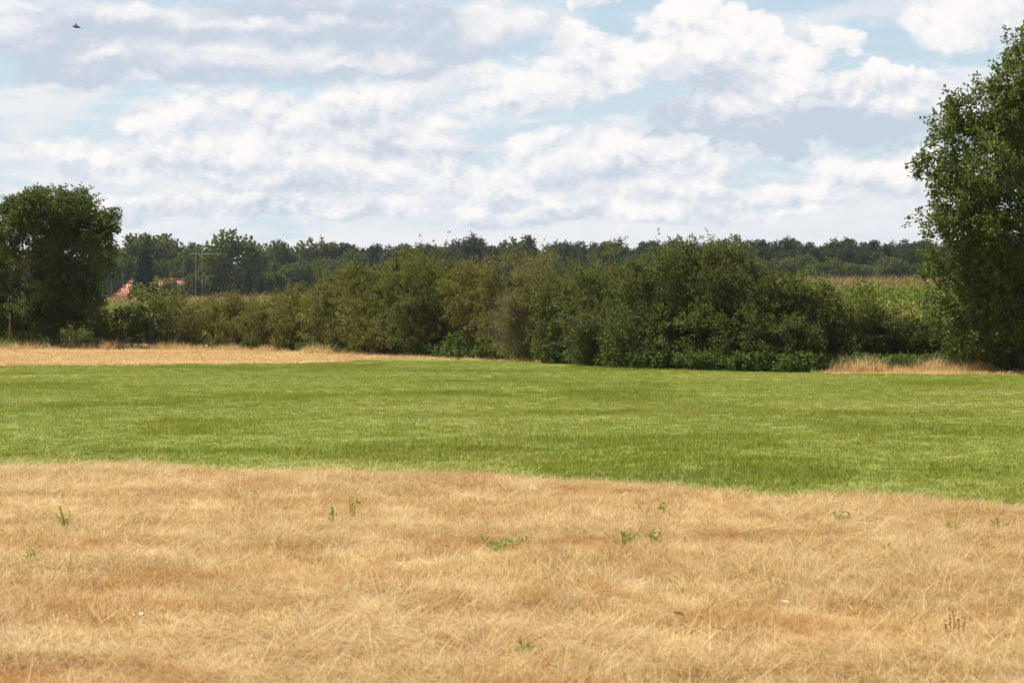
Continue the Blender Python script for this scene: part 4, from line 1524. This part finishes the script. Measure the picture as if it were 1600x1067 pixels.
def curled_leaf(px, py, size_px, mat, label, seed, name='fallen_leaf', lift=.085, cat='leaf'):
    rng = np.random.default_rng(seed)
    p = on_ground(px, py)
    s = size_px / F_PX * p[1]
    V, F = [], []
    nu, nv = 6, 4
    for i in range(nu + 1):
        t = i / nu
        w = math.sin(math.pi * min(1, t * .95 + .04)) ** .8 * .34
        for j in range(nv + 1):
            v = (j / nv - .5) * 2
            lob = 1 + .18 * math.sin(t * 19)
            V.append(((t - .5), v * w * lob, .25 * v * v * w + .22 * (t - .5) ** 2 + .02 * math.sin(7 * t + 3 * v)))
    for i in range(nu):
        for j in range(nv):
            a = i * (nv + 1) + j
            F.append((a, a + 1, a + nv + 2, a + nv + 1))
    o = obj(name, qmesh(name, np.array(V) * s, F, M[mat], smooth=True))
    sd = o.modifiers.new('thickness', 'SOLIDIFY')
    sd.thickness = .0012
    o.location = (p[0], p[1], p[2] + lift)
    o.rotation_euler = (rng.uniform(.15, .45), rng.uniform(-.3, .3), rng.uniform(-.6, .6))
    tag(o, label, cat)


curled_leaf(695, 866, 18, 'rustleaf', 'rust-red curled leaf caught in the dry grass near centre', 731)
curled_leaf(220, 980, 9, 'paleleaf', 'pale curled leaf lying in the straw, lower left', 732)
curled_leaf(1229, 960, 14, 'paleleaf', 'whitish curled leaf lying in the dry grass, lower right of centre', 733)
curled_leaf(1061, 980, 18, 'seedhead', 'dark brown crumpled leaf in the dry grass, lower right of centre', 734)
curled_leaf(1129, 1006, 18, 'seedhead', 'dark brown crumpled leaf, lower of the two near the whitish leaf', 735)


# ------------------------------------------------------------------ bird
def bird():
    D = 120.0
    p = at(121, 43, D)
    e = empty('flying_bird', p, R(200))
    tag(e, 'grey bird gliding high in the sky at the upper left', 'bird')
    e.rotation_euler = (R(-17), R(-6), R(205))
    e.scale = (.9, .9, .9)
    # body along +X, widened rings
    q = Q()
    xs = [-.20, -.14, -.05, .05, .12, .17, .20, .225, .24]
    rs = [.012, .030, .050, .054, .044, .033, .031, .020, .003]
    q.tube([(x, 0, (.0 if x < .1 else .012)) for x in xs], rs, 10)
    obj('body', q.mesh('bird_body', M['feather_dark'], True), e)
    q = Q()
    q.tube([(.235, 0, .012), (.262, 0, .006)], [.008, .001], 6)
    obj('beak', q.mesh('bird_beak', M['feather_dark']), e)
    for sgn in (-1, 1):
        q = Q()
        st = [(0.02, .10, -.08, 0), (.12, .115, -.075, .035), (.22, .10, -.06, .05), (.33, .05, -.06, .045), (.42, -.03, -.085, .03), (.47, -.09, -.10, .02)]
        V = []
        for (y, xf, xb, z) in st:
            z = z + y * .22
            V += [(xf, sgn * y, z + .006), (xb, sgn * y, z + .002), (xb, sgn * y, z - .002), (xf, sgn * y, z - .006)]
        F = []
        for i in range(len(st) - 1):
            for j in range(4):
                k = (j + 1) % 4
                F.append((i * 4 + j, i * 4 + k, i * 4 + 4 + k, i * 4 + 4 + j))
        q.add(V, F)
        for k in range(4):
            y = .40 + .025 * k
            blade(q, (-.03 - .02 * k, sgn * y, .03 + y * .22), sgn * (1.75 + .12 * k), .11, .03, 0.05, 0, 3, 0, 0)
        obj('wing', q.mesh('bird_wing', M['feather']), e)
    q = Q()
    V = [(-.18, -.022, .004), (-.18, .022, .004), (-.33, .065, .0), (-.33, -.065, .0), (-.18, -.022, -.004), (-.18, .022, -.004), (-.33, .065, -.004), (-.33, -.065, -.004)]
    q.add(V, [(0, 1, 2, 3), (7, 6, 5, 4), (0, 4, 5, 1), (1, 5, 6, 2), (2, 6, 7, 3), (3, 7, 4, 0)])
    obj('tail', q.mesh('bird_tail', M['feather']), e)


bird()

# ------------------------------------------------------------------ haze over the fields
def haze():
    q = Q()
    q.box((-3100, -700, -1.6), (3100, 5100, 22))
    m, b, out = new_mat('summer_haze')
    v = b.n('ShaderNodeVolumePrincipled')
    v.inputs['Color'].default_value = (0.82, 0.90, 1.0, 1)
    v.inputs['Density'].default_value = 0.00006
    v.inputs['Anisotropy'].default_value = 0.2
    b.t.links.new(v.outputs[0], out.inputs['Volume'])
    o = obj('haze', q.mesh('haze', m))
    tag(o, 'thin bluish summer haze in the air over the fields', 'haze', kind='stuff')


haze()
